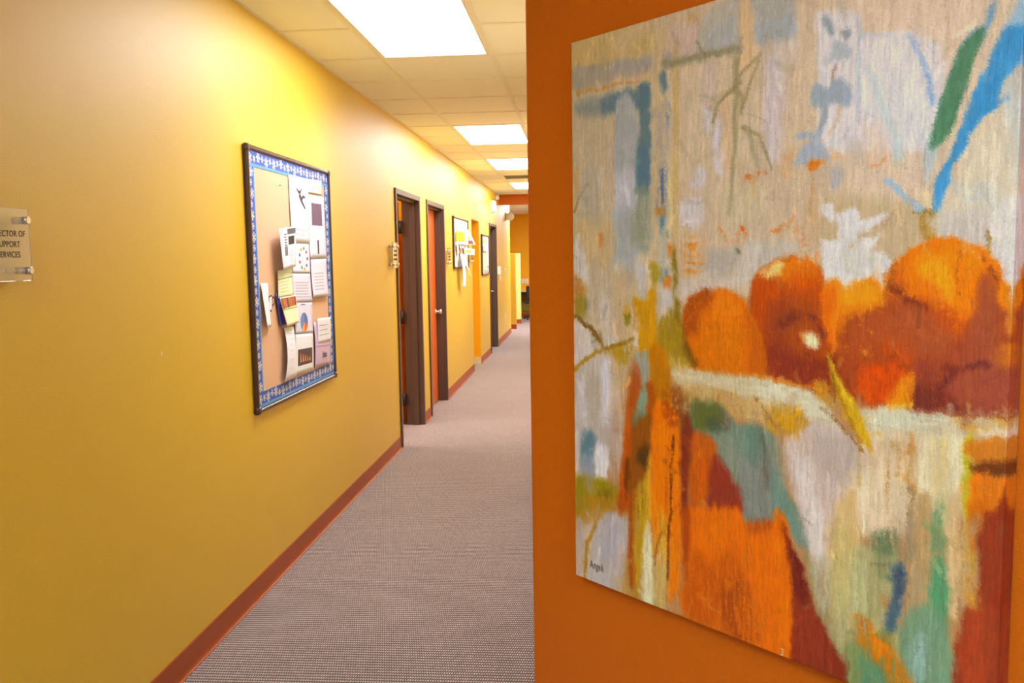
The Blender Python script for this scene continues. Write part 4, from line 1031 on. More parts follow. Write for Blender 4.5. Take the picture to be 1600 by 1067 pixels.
    (0,199,156,24,3.6,1,2.4,0.0,0,1,[685,526,698,545,719,571,745,597,763,622,779,660,759,651,726,620,705,590,691,559]),
    (1,220,180,40,2.4,0.7,1.2,0.0,0,(3.6,3.6),[690,533,712,571,743,607]),
    (1,122,74,20,3.6,0.8,2.4,0.2,0,(4.8,4.8),[676,611,711,626,737,645,760,662]),
    (1,111,58,20,3.6,0.7,2.4,0.1,0,(4.8,3.6),[685,537,699,563,702,600]),
    (0,198,144,32,7.3,0.8,4.8,0.1,0,1,[657,578,694,571,702,609,681,603]),
    (1,160,106,20,4.8,0.75,3.6,0.2,0,(8.3,6.0),[696,565,723,607,754,650]),
    (1,176,128,44,5.9,0.6,3.6,0.3,0,(7.1,4.7),[754,648,754,712]),
    (1,184,138,52,5.9,0.5,3.5,0.3,0,(8.2,5.9),[776,655,776,713]),
    (1,156,106,40,6.9,0.55,4.6,0.35,0,(9.3,5.8),[807,644,807,739]),
    (1,171,122,48,5.7,0.5,3.4,0.3,0,(8.0,5.7),[825,649,823,714]),
    (1,196,164,104,7.3,0.6,4.9,0.2,0,(11.0,7.3),[739,723,736,797,728,846]),
    (1,226,210,176,9.5,0.6,4.8,0.1,0,(11.9,9.5),[765,692,766,774]),
    (1,143,138,80,6.1,0.6,4.8,0.25,0,(7.3,4.8),[762,811,762,894]),
    (1,111,122,72,6.0,0.6,4.8,0.25,0,(8.3,4.8),[799,813,796,886]),
    (1,168,168,120,7.5,0.6,5.0,0.2,0,(11.2,7.5),[721,876,736,939]),
    (0,192,162,104,13.4,0.95,9.4,0.1,2,1,[313,601,418,601,529,608,617,625,603,647,545,649,451,638,367,630,313,630]),
    (0,160,106,32,13.4,0.7,10.7,0.45,2,1,[431,606,483,608,499,628,451,633]),
    (0,162,118,44,11.3,0.7,9.9,0.35,2,1,[331,612,384,613,381,640,332,639]),
    (0,106,90,40,14.3,0.85,10.0,0.2,2,1,[276,606,331,614,367,641,371,683,314,679,286,649]),
    (0,111,130,114,8.0,1,6.7,0.0,0,1,[377,627,451,633,487,650,545,652,584,669,594,721,632,769,652,823,615,801,581,794,511,806,495,763,469,739,439,709,419,684,371,681]),
    (0,90,95,40,11.0,0.95,8.3,0,2,1,[376,626,431,627,454,638,448,658,378,674]),
    (0,68,80,63,11.0,0.7,6.9,0.1,2,1,[408,653,451,647,455,664,415,672]),
    (0,116,68,44,8.1,0.6,5.4,0.2,2,1,[443,646,467,640,468,660,448,664]),
    (0,140,140,120,13.6,0.7,8.1,0.15,0,1,[432,687,484,681,497,730,469,739]),
    (0,125,125,118,13.3,0.8,8.0,0.0,0,1,[497,710,568,695,575,794,514,804]),
    (0,93,83,68,9.2,0.75,5.2,0.2,0,1,[530,645,553,672,567,725,556,742,540,684]),
    (0,156,138,112,10.3,0.6,6.4,0.2,0,1,[568,671,592,668,608,734,584,738]),
    (0,95,126,110,9.2,0.7,5.3,0.0,0,1,[512,652,536,655,543,704,516,707]),
    (0,103,136,122,9.0,0.8,5.2,0.0,0,1,[567,710,594,736,629,784,644,815,607,803,577,768]),
    (0,185,138,44,7.6,0.95,7.6,0.12,2,1,[552,633,577,613,623,609,642,626,634,648,612,658,567,657]),
    (0,207,148,16,10.1,0.85,7.6,0.15,2,1,[581,620,625,616,634,636,596,648]),
    (1,138,90,44,2.6,0.7,2.6,0.2,0,(3.9,3.9),[529,608,559,627,577,648]),
    (0,187,154,104,14.8,0.7,8.9,0.15,0,1,[139,421,219,421,219,521,138,524]),
    (0,176,112,36,7.8,0.9,7.8,0.15,1,1,[3,422,32,429,36,460,2,472]),
    (0,143,122,28,9.5,0.9,6.3,0.0,0,1,[2,465,40,460,44,493,17,503,1,496]),
    (0,111,122,116,6.2,0.7,4.7,0.1,0,1,[40,464,53,469,49,488,40,486]),
    (0,203,191,186,9.5,0.95,7.9,0.0,0,1,[3,506,35,514,57,528,65,563,39,576,2,586]),
    (0,184,168,144,15.3,0.7,9.2,0.0,0,1,[54,434,129,433,128,502,75,509]),
    (0,201,189,189,10.7,0.7,6.1,0.0,0,1,[93,468,122,462,122,508,96,509]),
    (1,122,84,26,4.7,0.95,3.1,0.0,0,(9.4,12.5),[4,499,35,511,62,520,88,538]),
    (1,143,106,28,6.2,0.7,4.6,0.2,0,(12.3,4.6),[88,538,105,555,109,560]),
    (1,168,124,20,4.6,0.95,3.1,0.0,0,(9.3,6.2),[-3,601,41,579,79,561,134,549,199,531]),
    (1,122,92,16,4.5,0.7,3.0,0.0,0,(6.0,4.5),[109,555,199,533]),
    (0,171,130,18,9.1,0.9,7.6,0.1,0,1,[122,555,199,544,187,567,167,591,163,617,142,616,142,582]),
    (0,192,140,24,10.4,0.75,8.9,0.25,0,1,[159,480,200,475,199,499,163,498]),
    (0,200,140,12,7.3,1,7.3,0.0,0,1,[196,468,219,459,238,463,246,445,269,449,269,497,269,551,211,557,215,499]),
    (0,111,108,20,4.5,0.8,3.0,0.0,0,1,[173,491,188,488,187,505,175,507]),
    (0,154,124,24,8.5,1,7.1,0.02,0,1,[272,501,295,481,316,474,334,486,338,537,359,567,313,576,276,564]),
    (0,123,92,16,7.0,0.85,5.6,0.0,0,1,[320,463,338,467,334,494,324,495]),
    (0,182,182,188,8.7,0.85,5.8,0.0,0,1,[208,408,231,408,231,456,211,459]),
    (0,196,185,182,8.5,0.85,5.7,0.05,0,1,[272,448,305,444,316,470,284,488]),
    (0,201,160,80,9.9,0.7,7.1,0.2,0,1,[280,557,331,558,359,574,304,577]),
    (0,207,196,196,4.4,0.8,3.0,0.0,0,1,[199,522,211,519,211,543,199,546]),
    (0,194,189,196,12.9,0.7,8.0,0.1,0,1,[1,627,34,613,51,672,14,712]),
    (0,207,205,216,9.3,0.9,6.2,0.0,0,1,[96,585,121,583,125,665,112,695,90,692]),
    (0,168,154,140,15.8,0.6,7.9,0.0,0,1,[47,612,91,609,90,680,50,696]),
    (0,201,169,138,12.3,0.7,7.7,0.15,0,1,[128,571,169,614,162,731,137,758,125,665]),
    (0,171,158,152,15.7,0.8,9.4,0.15,0,1,[77,693,162,678,149,779,126,789,105,738]),
    (0,84,118,134,11.3,0.95,6.5,0.0,0,1,[21,721,68,713,70,766,22,775]),
    (0,135,144,160,13.0,0.8,6.5,0.0,0,1,[18,767,68,757,67,797,22,804]),
    (0,214,210,218,6.4,1,6.4,0.0,0,1,[70,740,111,732,115,772,102,798,72,793]),
    (0,207,196,192,8.2,0.8,4.9,0.0,0,1,[0,726,18,726,15,799,1,801]),
    (0,143,122,8,9.7,0.95,9.7,0.0,0,1,[1,808,38,798,72,798,111,797,141,804,149,827,115,854,66,852,44,869,0,884]),
    (0,154,140,132,8.1,0.7,6.5,0.1,0,1,[38,798,63,794,62,829,44,831]),
    (0,90,82,16,9.6,0.8,6.4,0.0,0,1,[80,823,119,817,115,837,89,841]),
    (0,169,116,28,12.9,0.85,11.3,0.15,0,1,[-2,851,168,822,167,865,93,866,-3,914]),
    (0,170,152,154,10.0,0.85,8.4,0.1,0,1,[2,895,30,902,24,991,5,1002]),
    (0,178,170,170,9.7,1,8.1,0.0,0,1,[79,877,115,861,178,860,182,928,148,1014,69,1007,42,1000,57,928]),  # grey darkened in the pigment for the dimmer light at lower left
    (0,162,158,168,19.2,0.6,9.6,0.0,0,1,[93,891,149,869,148,935,92,946]),  # likewise darkened for the dim lower-left corner
    (0,191,164,154,11.1,0.6,7.9,0.2,0,1,[144,924,173,906,161,980,144,984]),
    (1,166,120,28,6.6,0.9,4.9,0.1,0,(11.5,9.9),[88,861,66,896,43,931,33,971,33,1002]),
    (1,138,100,16,3.3,0.7,3.3,0.2,0,(5.0,5.0),[38,926,33,996]),
    (0,181,154,112,12.5,0.95,9.4,0.1,0,1,[146,978,238,952,277,978,287,1016,218,1021,146,1014]),
    (0,168,120,24,12.6,0.8,9.4,0.25,0,1,[167,943,218,909,226,989,198,1014,167,985]),
    (0,168,72,12,7.6,1,4.6,0.0,0,1,[203,575,223,610,203,726,178,834,145,851,162,754,179,648]),
    (0,188,84,11,7.7,0.7,4.6,0.1,0,1,[175,660,191,658,178,775,162,801]),
    (0,143,154,148,5.9,0.95,4.4,0.05,0,1,[207,557,248,554,246,606,227,616,217,588]),
    (0,156,90,60,8.9,0.7,5.9,0.2,0,1,[199,572,219,582,227,616,207,618]),
    (0,184,112,4,8.7,1,5.8,0.0,0,1,[248,541,287,545,302,571,313,646,257,663,250,608]),
    (0,168,76,8,8.9,1,5.9,0.0,0,1,[223,621,261,607,265,673,238,687,227,666]),
    (0,124,154,132,7.5,0.95,4.5,0.0,0,1,[219,624,238,613,240,642,234,671,207,684,203,668]),
    (0,79,106,76,10.5,0.7,6.0,0.1,0,1,[199,671,234,665,230,691,199,699]),
    (0,138,74,12,9.1,1,6.1,0.0,0,1,[199,689,254,663,256,742,238,836,186,844,186,774]),
    (0,74,48,20,12.0,0.9,6.0,0.1,0,1,[219,724,254,714,254,749,211,752]),
    (0,92,44,12,4.6,0.8,1.5,0.0,0,1,[174,753,186,751,178,811,168,814]),
    (0,158,68,8,7.8,1,4.7,0.0,0,1,[186,833,202,818,202,965,183,969]),
    (0,180,140,28,9.2,1,6.1,0.02,0,1,[202,818,242,766,254,787,238,905,214,963,200,960]),
    (0,216,160,40,7.5,0.9,4.5,0.0,0,1,[242,744,258,736,261,832,242,858]),
    (0,233,113,4,8.9,1,5.9,0.0,0,1,[257,652,306,636,335,666,339,774,337,930,305,983,296,916,265,923,254,833]),
    (0,156,68,16,14.4,0.85,8.6,0.2,2,1,[288,618,335,612,342,654,314,677,288,660]),
    (0,216,208,168,6.1,1,4.6,0.0,0,1,[234,871,246,852,254,902,262,1005,226,995,226,919]),
    (0,192,164,92,10.6,0.9,7.6,0.15,0,1,[261,900,296,877,296,1002,262,1005]),
    (0,200,160,48,12.0,0.8,6.0,0.1,0,1,[269,842,296,826,299,882,273,898]),
    (1,84,42,16,2.9,0.85,1.5,0.1,0,(5.9,4.4),[317,690,312,756,310,823,303,892,300,944]),
    (1,180,84,12,7.3,0.7,4.4,0.2,0,(8.8,7.3),[303,713,296,826]),
    (1,124,60,12,4.5,0.6,3.0,0.2,0,(6.0,4.5),[281,862,261,923]),
    (0,212,121,22,6.0,0.85,4.5,0.0,0,1,[307,880,322,866,318,934,304,972]),
    (0,122,44,24,7.2,1,4.3,0.0,0,1,[339,660,371,667,374,704,361,804,344,851,339,774]),
    (0,184,84,16,8.4,1,5.6,0.0,0,1,[371,683,419,684,439,709,423,767,386,811,361,815]),
    (0,202,87,8,11.3,0.7,5.6,0.1,0,1,[375,726,412,716,409,774,379,790]),
    (0,138,48,32,8.3,1,5.5,0.0,0,1,[416,736,436,709,472,739,495,759,498,792,453,799,410,807,413,769]),
    (0,220,101,7,8.2,1,5.5,0.0,0,1,[343,818,420,799,485,789,511,805,578,793,595,781,610,812,623,898,626,1008,362,1001,348,928]),
    (0,176,76,12,17.1,0.8,10.0,0.25,0,1,[355,910,386,876,421,891,486,856,521,995,362,1001]),
    (0,156,60,16,7.3,0.8,4.4,0.0,0,1,[343,818,365,809,362,903,348,928]),
    (0,216,104,8,14.0,0.6,7.0,0.3,0,1,[403,808,470,796,470,859,404,862]),
    (0,150,60,24,10.7,0.7,6.7,0.2,0,1,[514,804,570,791,569,810,521,821]),
    (0,140,60,20,13.9,0.7,8.3,0.35,0,1,[438,941,503,894,551,987,489,1003]),
    (0,220,104,6,7.9,0.95,5.2,0.0,0,1,[574,785,595,775,610,812,620,869,620,999,600,995,585,877]),
    (1,220,176,112,1.4,0.5,1.4,0.0,0,(2.1,2.1),[401,952,425,966,442,968]),
    (0,184,96,20,7.0,0.7,5.6,0.2,0,1,[344,996,620,1005,627,1028,334,1027]),
    (0,126,40,20,6.4,1,5.1,0.0,0,1,[595,793,613,817,645,854,666,903,696,934,734,973,764,1026,641,1034,623,1004,621,899,608,832]),
    (0,146,54,30,12.9,0.7,6.4,0.2,0,1,[624,908,654,901,708,965,709,1004,640,994]),
    (0,90,26,26,9.0,0.7,5.2,0.1,0,1,[622,829,642,860,654,901,629,897]),
    (0,140,140,96,10.1,0.9,6.3,0.1,0,1,[647,824,681,856,701,842,706,908,731,968,696,930,668,898]),
    (0,180,168,144,8.8,0.8,6.3,0.1,0,1,[664,840,698,824,705,879,693,911,673,887]),
    (0,168,160,112,12.2,1,7.3,0,0,1,[704,842,742,806,826,780,831,914,758,933,723,961,706,908]),
    (0,184,184,136,9.7,0.85,6.1,0.1,0,1,[748,832,772,818,772,883,750,902]),
    (0,192,176,112,12.3,0.7,7.4,0.1,0,1,[702,785,741,769,739,872,711,907]),
    (0,138,132,80,4.8,0.7,3.6,0.2,0,1,[775,827,782,825,784,889,777,891]),
    (0,92,110,76,9.4,0.9,7.0,0.05,0,1,[783,775,807,761,827,764,829,793,809,801,784,799]),
    (0,126,132,88,9.4,0.7,7.1,0.15,0,1,[789,804,824,797,821,830,794,832]),
    (0,188,99,29,4.7,0.8,4.7,0.2,0,1,[800,856,814,853,815,871,803,872]),
    (0,176,144,96,9.1,1,5.7,0.0,0,1,[851,732,888,717,894,897,860,906]),
    (0,140,124,96,8.1,0.9,5.8,0.3,0,1,[828,718,853,706,855,819,837,827]),
    (0,154,140,108,11.5,0.7,6.9,0.35,0,1,[839,822,883,804,887,899,847,909]),
    (0,63,92,110,5.9,0.95,4.7,0.0,0,1,[822,813,843,805,843,848,834,881,830,906,809,914,813,873,821,853]),
    (0,58,60,92,7.0,0.7,3.5,0.1,0,1,[827,820,841,817,840,853,831,855]),
    (0,200,168,120,9.9,1,6.6,0.05,0,1,[907,714,944,700,959,763,962,820,943,850,915,848]),
    (0,180,132,44,8.7,0.85,5.4,0.25,0,1,[933,718,959,714,964,820,943,829]),
    (0,92,138,96,6.8,0.95,3.4,0.02,0,1,[887,734,906,718,911,789,918,856,930,1196,909,1205,890,811]),
    (0,76,144,100,6.8,0.8,3.4,0.0,0,1,[890,794,911,789,916,865,895,879]),
    (0,152,160,108,8.9,0.6,5.6,0.2,0,1,[890,708,907,701,909,747,892,750]),
    (0,188,174,28,4.3,1,2.2,0.0,0,1,[935,627,948,625,949,712,937,714]),
    (0,196,111,25,5.2,0.95,4.2,0.0,0,1,[947,621,1025,616,1027,642,948,651]),
    (0,106,48,16,5.2,0.95,3.1,0,1,1,[950,651,1027,641,1028,659,971,666,951,664]),
    (0,218,111,11,5.3,0.95,4.2,0.0,0,1,[947,666,998,664,1028,659,1030,702,951,717,946,691]),
    (0,188,91,11,8.6,0.8,5.4,0.1,0,1,[949,707,977,694,974,735,959,763,950,740]),
    (0,138,46,22,6.5,1,4.4,0.0,0,1,[967,722,984,706,1029,694,1052,1143,932,1195,926,947,940,876,944,841,964,832,967,794,961,758]),
    (0,168,64,30,13.1,0.85,6.6,0.05,0,1,[945,850,964,832,991,839,999,925,944,970]),
    (0,200,140,48,6.6,0.9,4.4,0.1,0,1,[946,823,966,820,965,837,950,838]),
    (0,148,56,26,10.7,0.6,5.3,0.2,0,1,[974,735,993,724,999,804,978,817]),
    (0,111,144,112,9.4,1,5.9,0.0,0,1,[831,909,919,878,932,1195,854,1229]),
    (0,138,168,160,10.5,0.8,5.8,0.05,0,1,[858,906,883,897,883,953,860,960]),
    (0,122,140,84,9.9,1,6.2,0.0,0,1,[723,961,758,933,831,923,866,1224,769,1266,737,976]),
    (0,79,132,104,9.9,0.8,6.2,0.1,0,1,[762,966,820,949,833,1238,776,1263]),
    (0,196,111,11,7.2,0.95,6.0,0.1,0,1,[752,899,772,897,795,914,827,929,855,952,880,1007,835,1022,814,964,787,953,758,933]),
    (0,218,124,14,6.0,0.85,4.8,0.1,0,1,[781,923,802,921,817,937,796,941]),
    (0,180,90,16,6.1,0.7,4.9,0.2,0,1,[757,900,775,899,775,919,763,922]),
    (0,168,156,92,7.1,0.7,4.7,0.1,0,1,[819,908,835,904,841,938,829,932]),
    (1,122,122,114,1.2,0.6,1.2,0.0,0,(1.8,1.2),[506,179,551,195]),
    (1,138,124,96,1.2,0.6,1.2,0.0,0,(1.8,1.2),[547,306,579,309]),
    (1,90,74,44,1.6,0.8,1.6,0.0,0,(2.3,1.6),[64,530,79,534]),
    (1,106,90,68,1.8,0.7,1.2,0.1,1,(3.0,1.8),[782,816,798,816,821,808]),
    (1,106,100,84,1.9,0.6,1.3,0.2,0,(2.5,1.9),[627,770,662,785]),
    (1,216,207,200,2.7,0.8,2.7,0.2,1,(4.1,2.7),[344,338,368,333]),
]
NU = 580; NV = int(NU * PH / PW)
rs = np.random.RandomState(11)
def value_noise(cu, cv):
    """smooth noise in -1..1 with cells of cu by cv thousandths of the width"""
    nu, nv = int(1000 / cu) + 3, int(1000 * PH / PW / cv) + 3
    g = rs.rand(nv, nu) * 2 - 1
    a = np.linspace(0, 1000, NU) / cu; b = np.linspace(0, 1000 * PH / PW, NV) / cv
    i, j = a.astype(int), b.astype(int); fa, fb = a - i, b - j
    fa = fa * fa * (3 - 2 * fa); fb = fb * fb * (3 - 2 * fb)
    g0 = g[j][:, i] * (1 - fa) + g[j][:, i + 1] * fa; g1 = g[j + 1][:, i] * (1 - fa) + g[j + 1][:, i + 1] * fa
    return g0 * (1 - fb)[:, None] + g1 * fb[:, None]
NZ = 0.55 * value_noise(26, 26) + 0.5 * value_noise(9, 9) + 0.35 * value_noise(3.6, 3.6)
GR = [0.6 * value_noise(4, 60) + 0.45 * value_noise(2.2, 22) + 0.3 * value_noise(2.5, 2.5),
      0.6 * value_noise(60, 4) + 0.45 * value_noise(22, 2.2) + 0.3 * value_noise(2.5, 2.5),
      0.6 * value_noise(7, 7) + 0.55 * value_noise(2.4, 2.4)]
GX, GY = np.meshgrid(np.linspace(0, 1000, NU), np.linspace(0, 1000 * PH / PW, NV))
PIC = np.empty((NV, NU, 3)); PIC[:] = (198, 174, 146)
def spline(pts, n=5):
    out = []; m_ = len(pts)
    for i in range(m_):
        p0, p1, p2, p3 = (np.array(pts[(i + k) % m_], float) for k in (-1, 0, 1, 2))
        for t in np.linspace(0, 1, n, endpoint=False):
            out.append(0.5 * (2 * p1 + (p2 - p0) * t + (2 * p0 - 5 * p1 + 4 * p2 - p3) * t * t + (3 * p1 - p0 - 3 * p2 + p3) * t ** 3))
    return out
def lay(op):
    kind, r, g, b, soft, al, rough, dry, gi, extra, flat_pts = op
    pts = [(flat_pts[i], flat_pts[i + 1] * PH / PW) for i in range(0, len(flat_pts), 2)]
    if kind == 0 and extra: pts = spline(pts)
    A = np.array(pts, float)
    pad = soft * 2 + rough * 1.5 + 4 + (max(extra) if kind == 1 else 0)
    k = (NU - 1) / 1000
    x0, x1 = int(max(0, (A[:, 0].min() - pad) * k)), int(min(NU, (A[:, 0].max() + pad) * k + 2))
    y0, y1 = int(max(0, (A[:, 1].min() - pad) * k)), int(min(NV, (A[:, 1].max() + pad) * k + 2))
    if x1 <= x0 or y1 <= y0: return
    X, Y = GX[y0:y1, x0:x1], GY[y0:y1, x0:x1]
    D = np.full(X.shape, 1e9); inside = np.zeros(X.shape, bool); n = len(A)
    segs = range(n) if kind == 0 else range(n - 1)
    for i in segs:
        p, q = A[i], A[(i + 1) % n]; dx, dy = q - p; L2 = dx * dx + dy * dy + 1e-9
        t = np.clip(((X - p[0]) * dx + (Y - p[1]) * dy) / L2, 0, 1)
        dd = np.hypot(X - p[0] - t * dx, Y - p[1] - t * dy)
        if kind == 1:
            f0, f1 = i / (n - 1), (i + 1) / (n - 1)
            dd = dd - (extra[0] + (extra[1] - extra[0]) * (f0 + (f1 - f0) * t)) * 0.5
        D = np.minimum(D, dd)
        if kind == 0:
            c = ((p[1] > Y) != (q[1] > Y)) & (X < (q[0] - p[0]) * (Y - p[1]) / (q[1] - p[1] + 1e-12) + p[0]); inside ^= c
    sd = np.where(inside, D, -D) if kind == 0 else -D
    grain = GR[gi][y0:y1, x0:x1]
    sd = sd + rough * (0.8 * NZ[y0:y1, x0:x1] + 0.4 * grain)
    if kind == 0: soft = soft * 1.9
    m_ = np.clip(0.5 + sd / (soft * 1.15 + 0.8), 0, 1); m_ = m_ * m_ * (3 - 2 * m_)
    if dry > 0: m_ = m_ * np.clip(0.5 + (grain + 0.55 - 1.5 * dry) * 2.2, 0, 1)
    else: m_ = m_ * np.clip(1 + 0.22 * np.minimum(grain, 0), 0, 1)
    m_ = (m_ * al)[..., None]
    tone = 1 + 0.055 * grain[..., None]
    PIC[y0:y1, x0:x1] = PIC[y0:y1, x0:x1] * (1 - m_) + np.array((r, g, b)) * tone * m_
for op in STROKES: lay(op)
# many small dabs that carry neighbouring paint across the edges, as a loaded brush does
for q_ in range(1700):
    x_, y_ = rs.rand() * 1000, rs.rand() * 1000 * PH / PW
    an = (0.5 + 0.16 * rs.randn()) * math.pi if rs.rand() < 0.7 else rs.rand() * math.pi
    ln = 10 + 34 * rs.rand(); wd_ = 3 + 9 * rs.rand()
    sh_ = 4 + 14 * rs.rand(); a2 = rs.rand() * 6.283
    c_ = PIC[int(np.clip((y_ + sh_ * math.sin(a2)) * (NU - 1) / 1000, 0, NV - 1)), int(np.clip((x_ + sh_ * math.cos(a2)) * (NU - 1) / 1000, 0, NU - 1))]
    c_ = np.clip(c_ * (1 + 0.09 * rs.randn()) + rs.randn(3) * 4, 4, 250)
    dx_, dy_ = math.cos(an) * ln / 2, math.sin(an) * ln / 2
    k_ = PW / PH
    lay((1, c_[0], c_[1], c_[2], 2.5 + 3 * rs.rand(), 0.2 + 0.4 * rs.rand(), 2.0, 0.2 * rs.rand(), 0, (wd_, wd_ * 0.6), [x_ - dx_, (y_ - dy_) * k_, x_, y_ * k_, x_ + dx_, (y_ + dy_) * k_]))
# the thin drawing and the small crisp touches go on last
CRISP = {(150, 162, 178), (143, 154, 166), (159, 169, 188), (163, 173, 185), (230, 214, 164), (60, 142, 200), (79, 128, 98)}
for op in STROKES:
    if op[0] == 1 or op[1:4] in CRISP: lay(op[:5] + (op[5] * 0.75,) + op[6:])
# drag the wet paint a little along the brush, mostly downwards
sx = np.clip(np.arange(NU)[None, :] + (NU / 1000) * (2.6 * value_noise(19, 19)) + rs.randn(NV, NU) * 0.9, 0, NU - 1.001)
sy = np.clip(np.arange(NV)[:, None] + (NU / 1000) * (2.2 * value_noise(8, 50) + 3 * value_noise(18, 26)) + rs.randn(NV, NU) * 1.2, 0, NV - 1.001)
ix, iy = sx.astype(int), sy.astype(int); fx, fy = (sx - ix)[..., None], (sy - iy)[..., None]
PIC = (PIC[iy, ix] * (1 - fx) + PIC[iy, ix + 1] * fx) * (1 - fy) + (PIC[iy + 1, ix] * (1 - fx) + PIC[iy + 1, ix + 1] * fx) * fy
# worn speckle of underpaint showing through in patches
SPK = np.clip((value_noise(2.2, 2.6) * 0.6 + value_noise(3.5, 3.5) * 0.5 - 0.42) * 4, 0, 1) * np.clip(value_noise(70, 90) * 1.6, 0, 1)
PIC = PIC * (1 - 0.22 * SPK[..., None]) + np.array((150, 112, 60)) * 0.22 * SPK[..., None]
PIC *= (1 + 0.03 * GR[0] + 0.02 * NZ + 0.018 * rs.randn(NV, NU))[..., None]
c_ = np.clip(PIC, 2, 252) / 255
c_ = np.where(c_ <= 0.04045, c_ / 12.92, ((c_ + 0.055) / 1.055) ** 2.4)
PIGMENT = np.clip(c_ / np.array((0.78, 0.755, 0.68)), 0.002, 0.95)

EW = 14                                    # wrapped rows and columns round the stretcher edge
DEPTH = 0.042
def axis(n, length):
    s = [(-0.0, DEPTH * (1 - k / EW)) for k in range(EW)]
    s = [(0.0, DEPTH * k / EW, min(n - 1, EW - k)) for k in range(EW)]
    mid = [(length * k / (n - 1), DEPTH, k) for k in range(n)]
    e = [(length, DEPTH * (1 - (k + 1) / EW), max(0, n - 1 - (k + 1))) for k in range(EW)]
    return s + mid + e
AX, AY = axis(NU, PW), axis(NV, PH)
nx_, ny_ = len(AX), len(AY)
pu = np.array([a[0] for a in AX]); du_ = np.array([a[1] for a in AX]); iu = np.array([a[2] for a in AX])
pv = np.array([a[0] for a in AY]); dv_ = np.array([a[1] for a in AY]); iv = np.array([a[2] for a in AY])
D2 = np.minimum(du_[None, :], dv_[:, None]) + 0.002
orig = diag(0, 0, 0); un = np.array(UDIR); nn = np.array(NDIR)
VX = np.empty((ny_, nx_, 3))
uu = (U1 - pu)[None, :, None] * un[None, None, :]
VX[:] = np.array(orig)[None, None, :] + uu - D2[..., None] * nn[None, None, :]
VX[..., 2] = (ZT - pv)[:, None]
CENTRE = np.array(diag((U0 + U1) / 2, 0, (ZB + ZT) / 2))
VX -= CENTRE
idx = np.arange(nx_ * ny_).reshape(ny_, nx_)
quads = np.stack([idx[:-1, :-1], idx[1:, :-1], idx[1:, 1:], idx[:-1, 1:]], -1).reshape(-1, 4)
me = bpy.data.meshes.new("canvas")
me.vertices.add(nx_ * ny_); me.vertices.foreach_set("co", VX.reshape(-1))
me.loops.add(quads.size); me.loops.foreach_set("vertex_index", quads.reshape(-1))
me.polygons.add(len(quads)); me.polygons.foreach_set("loop_start", np.arange(0, quads.size, 4)); me.polygons.foreach_set("loop_total", np.full(len(quads), 4))
me.update(); me.validate()
ca = me.color_attributes.new("pigment", 'FLOAT_COLOR', 'POINT')
cc = np.ones((ny_, nx_, 4), np.float32); cc[..., :3] = PIGMENT[iv][:, iu]
ca.data.foreach_set("color", cc.reshape(-1))
m = bpy.data.materials.new("oil_paint_on_canvas"); m.use_nodes = True
nt = m.node_tree; N = nt.nodes; L = nt.links; b = N["Principled BSDF"]
at = N.new("ShaderNodeAttribute"); at.attribute_name = "pigment"
tc = N.new("ShaderNodeTexCoord")
fine = N.new("ShaderNodeTexNoise"); fine.inputs["Scale"].default_value = 420; fine.inputs["Detail"].default_value = 2; L.new(tc.outputs["Object"], fine.inputs["Vector"])
mr = N.new("ShaderNodeMapRange"); mr.inputs["To Min"].default_value = 0.93; mr.inputs["To Max"].default_value = 1.07; L.new(fine.outputs["Fac"], mr.inputs["Value"])
mx = N.new("ShaderNodeMix"); mx.data_type = 'RGBA'; mx.blend_type = 'MULTIPLY'; mx.inputs["Factor"].default_value = 1.0
L.new(at.outputs["Color"], mx.inputs["A"]); L.new(mr.outputs[0], mx.inputs["B"]); L.new(mx.outputs["Result"], b.inputs["Base Color"])
mp = N.new("ShaderNodeMapping"); mp.inputs["Scale"].default_value = (1, 1, 0.25); L.new(tc.outputs["Object"], mp.inputs["Vector"])
brush = N.new("ShaderNodeTexNoise"); brush.inputs["Scale"].default_value = 150; brush.inputs["Detail"].default_value = 5; L.new(mp.outputs["Vector"], brush.inputs["Vector"])
clump = N.new("ShaderNodeTexNoise"); clump.inputs["Scale"].default_value = 45; clump.inputs["Detail"].default_value = 6; clump.inputs["Roughness"].default_value = 0.7; L.new(tc.outputs["Object"], clump.inputs["Vector"])
ad = N.new("ShaderNodeMath"); ad.operation = 'ADD'; L.new(brush.outputs["Fac"], ad.inputs[0]); L.new(clump.outputs["Fac"], ad.inputs[1])
bp = N.new("ShaderNodeBump"); bp.inputs["Distance"].default_value = 0.003; bp.inputs["Strength"].default_value = 0.8
L.new(ad.outputs[0], bp.inputs["Height"]); L.new(bp.outputs["Normal"], b.inputs["Normal"])
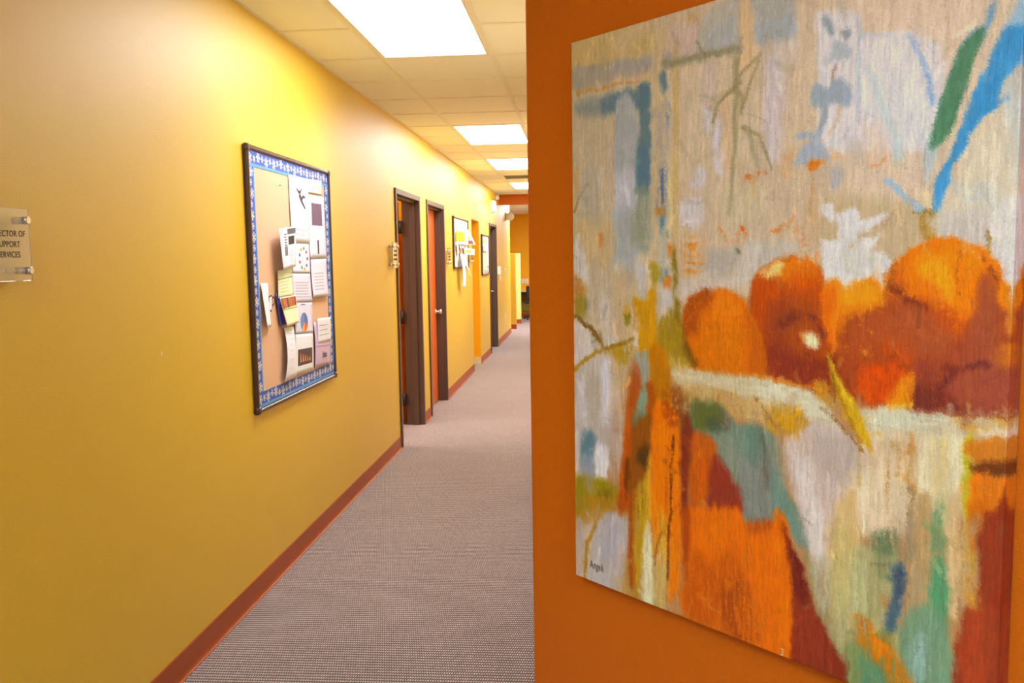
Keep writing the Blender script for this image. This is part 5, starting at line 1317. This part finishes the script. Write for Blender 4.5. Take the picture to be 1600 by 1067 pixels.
b.inputs["Roughness"].default_value = 0.55; b.inputs["Specular IOR Level"].default_value = 0.16
me.materials.append(m)
pt = bpy.data.objects.new("painting", me); COL.objects.link(pt); pt.location = CENTRE
tag(pt, "large unframed abstract still-life canvas of oranges on the orange wall", "painting")
for p_ in me.polygons: pass
me.polygons.foreach_set("use_smooth", np.ones(len(quads), bool))
# the painter's signature, bottom left, and the small figure at the lower edge
SIG = flat("signature_paint", (96, 74, 62))
def onto(nm, txt, size, u, z, mt, sq):
    o_ = lettering(nm, [(txt, 0)], size, mt, None, diag(u, DEPTH + .0024, z), -UDIR, align='LEFT', thick=.0003, squeeze=sq)
    me_ = o_.data; me_.transform(Matrix.Translation(-Vector(CENTRE))); o_.parent = pt
    return o_
onto("signature", "Angeli", .026, U1 - PW * (0.0514, 0.9743, 0.5953, 0.9989)[0], ZT - PH * (0.0514, 0.9743, 0.5953, 0.9989)[1], SIG, .62)
onto("painted_figure", "3", .020, U1 - PW * (0.0514, 0.9743, 0.5953, 0.9989)[2], ZT - PH * (0.0514, 0.9743, 0.5953, 0.9989)[3], flat("pale_paint", (226, 190, 140)), .8)


# ---------------------------------------------------------------- camera
ROT = [[0.9965346, 0.0816941, -0.0156457], [-0.007623, -0.097608, -0.9951957], [-0.0828288, 0.9918663, -0.096647]]
cam = bpy.data.cameras.new("camera"); cam.sensor_width = 36.0; cam.lens = 1339.231 / 1600 * 36.0; cam.clip_start = 0.02; cam.clip_end = 100
co = bpy.data.objects.new("camera", cam); COL.objects.link(co)
r_, d_, f_ = [Vector(v) for v in ROT]
mw = Matrix((r_, -d_, -f_)).transposed().to_4x4(); mw.translation = EYE
co.matrix_world = mw
SC.camera = co

w_ = bpy.data.worlds.new("world"); SC.world = w_; w_.use_nodes = True
w_.node_tree.nodes["Background"].inputs[0].default_value = (0.05, 0.05, 0.05, 1)
SC.view_settings.view_transform = 'Standard'; SC.view_settings.look = 'None'
SC.view_settings.exposure = 0.33; SC.view_settings.gamma = 1.0; SC.view_settings.use_curve_mapping = False
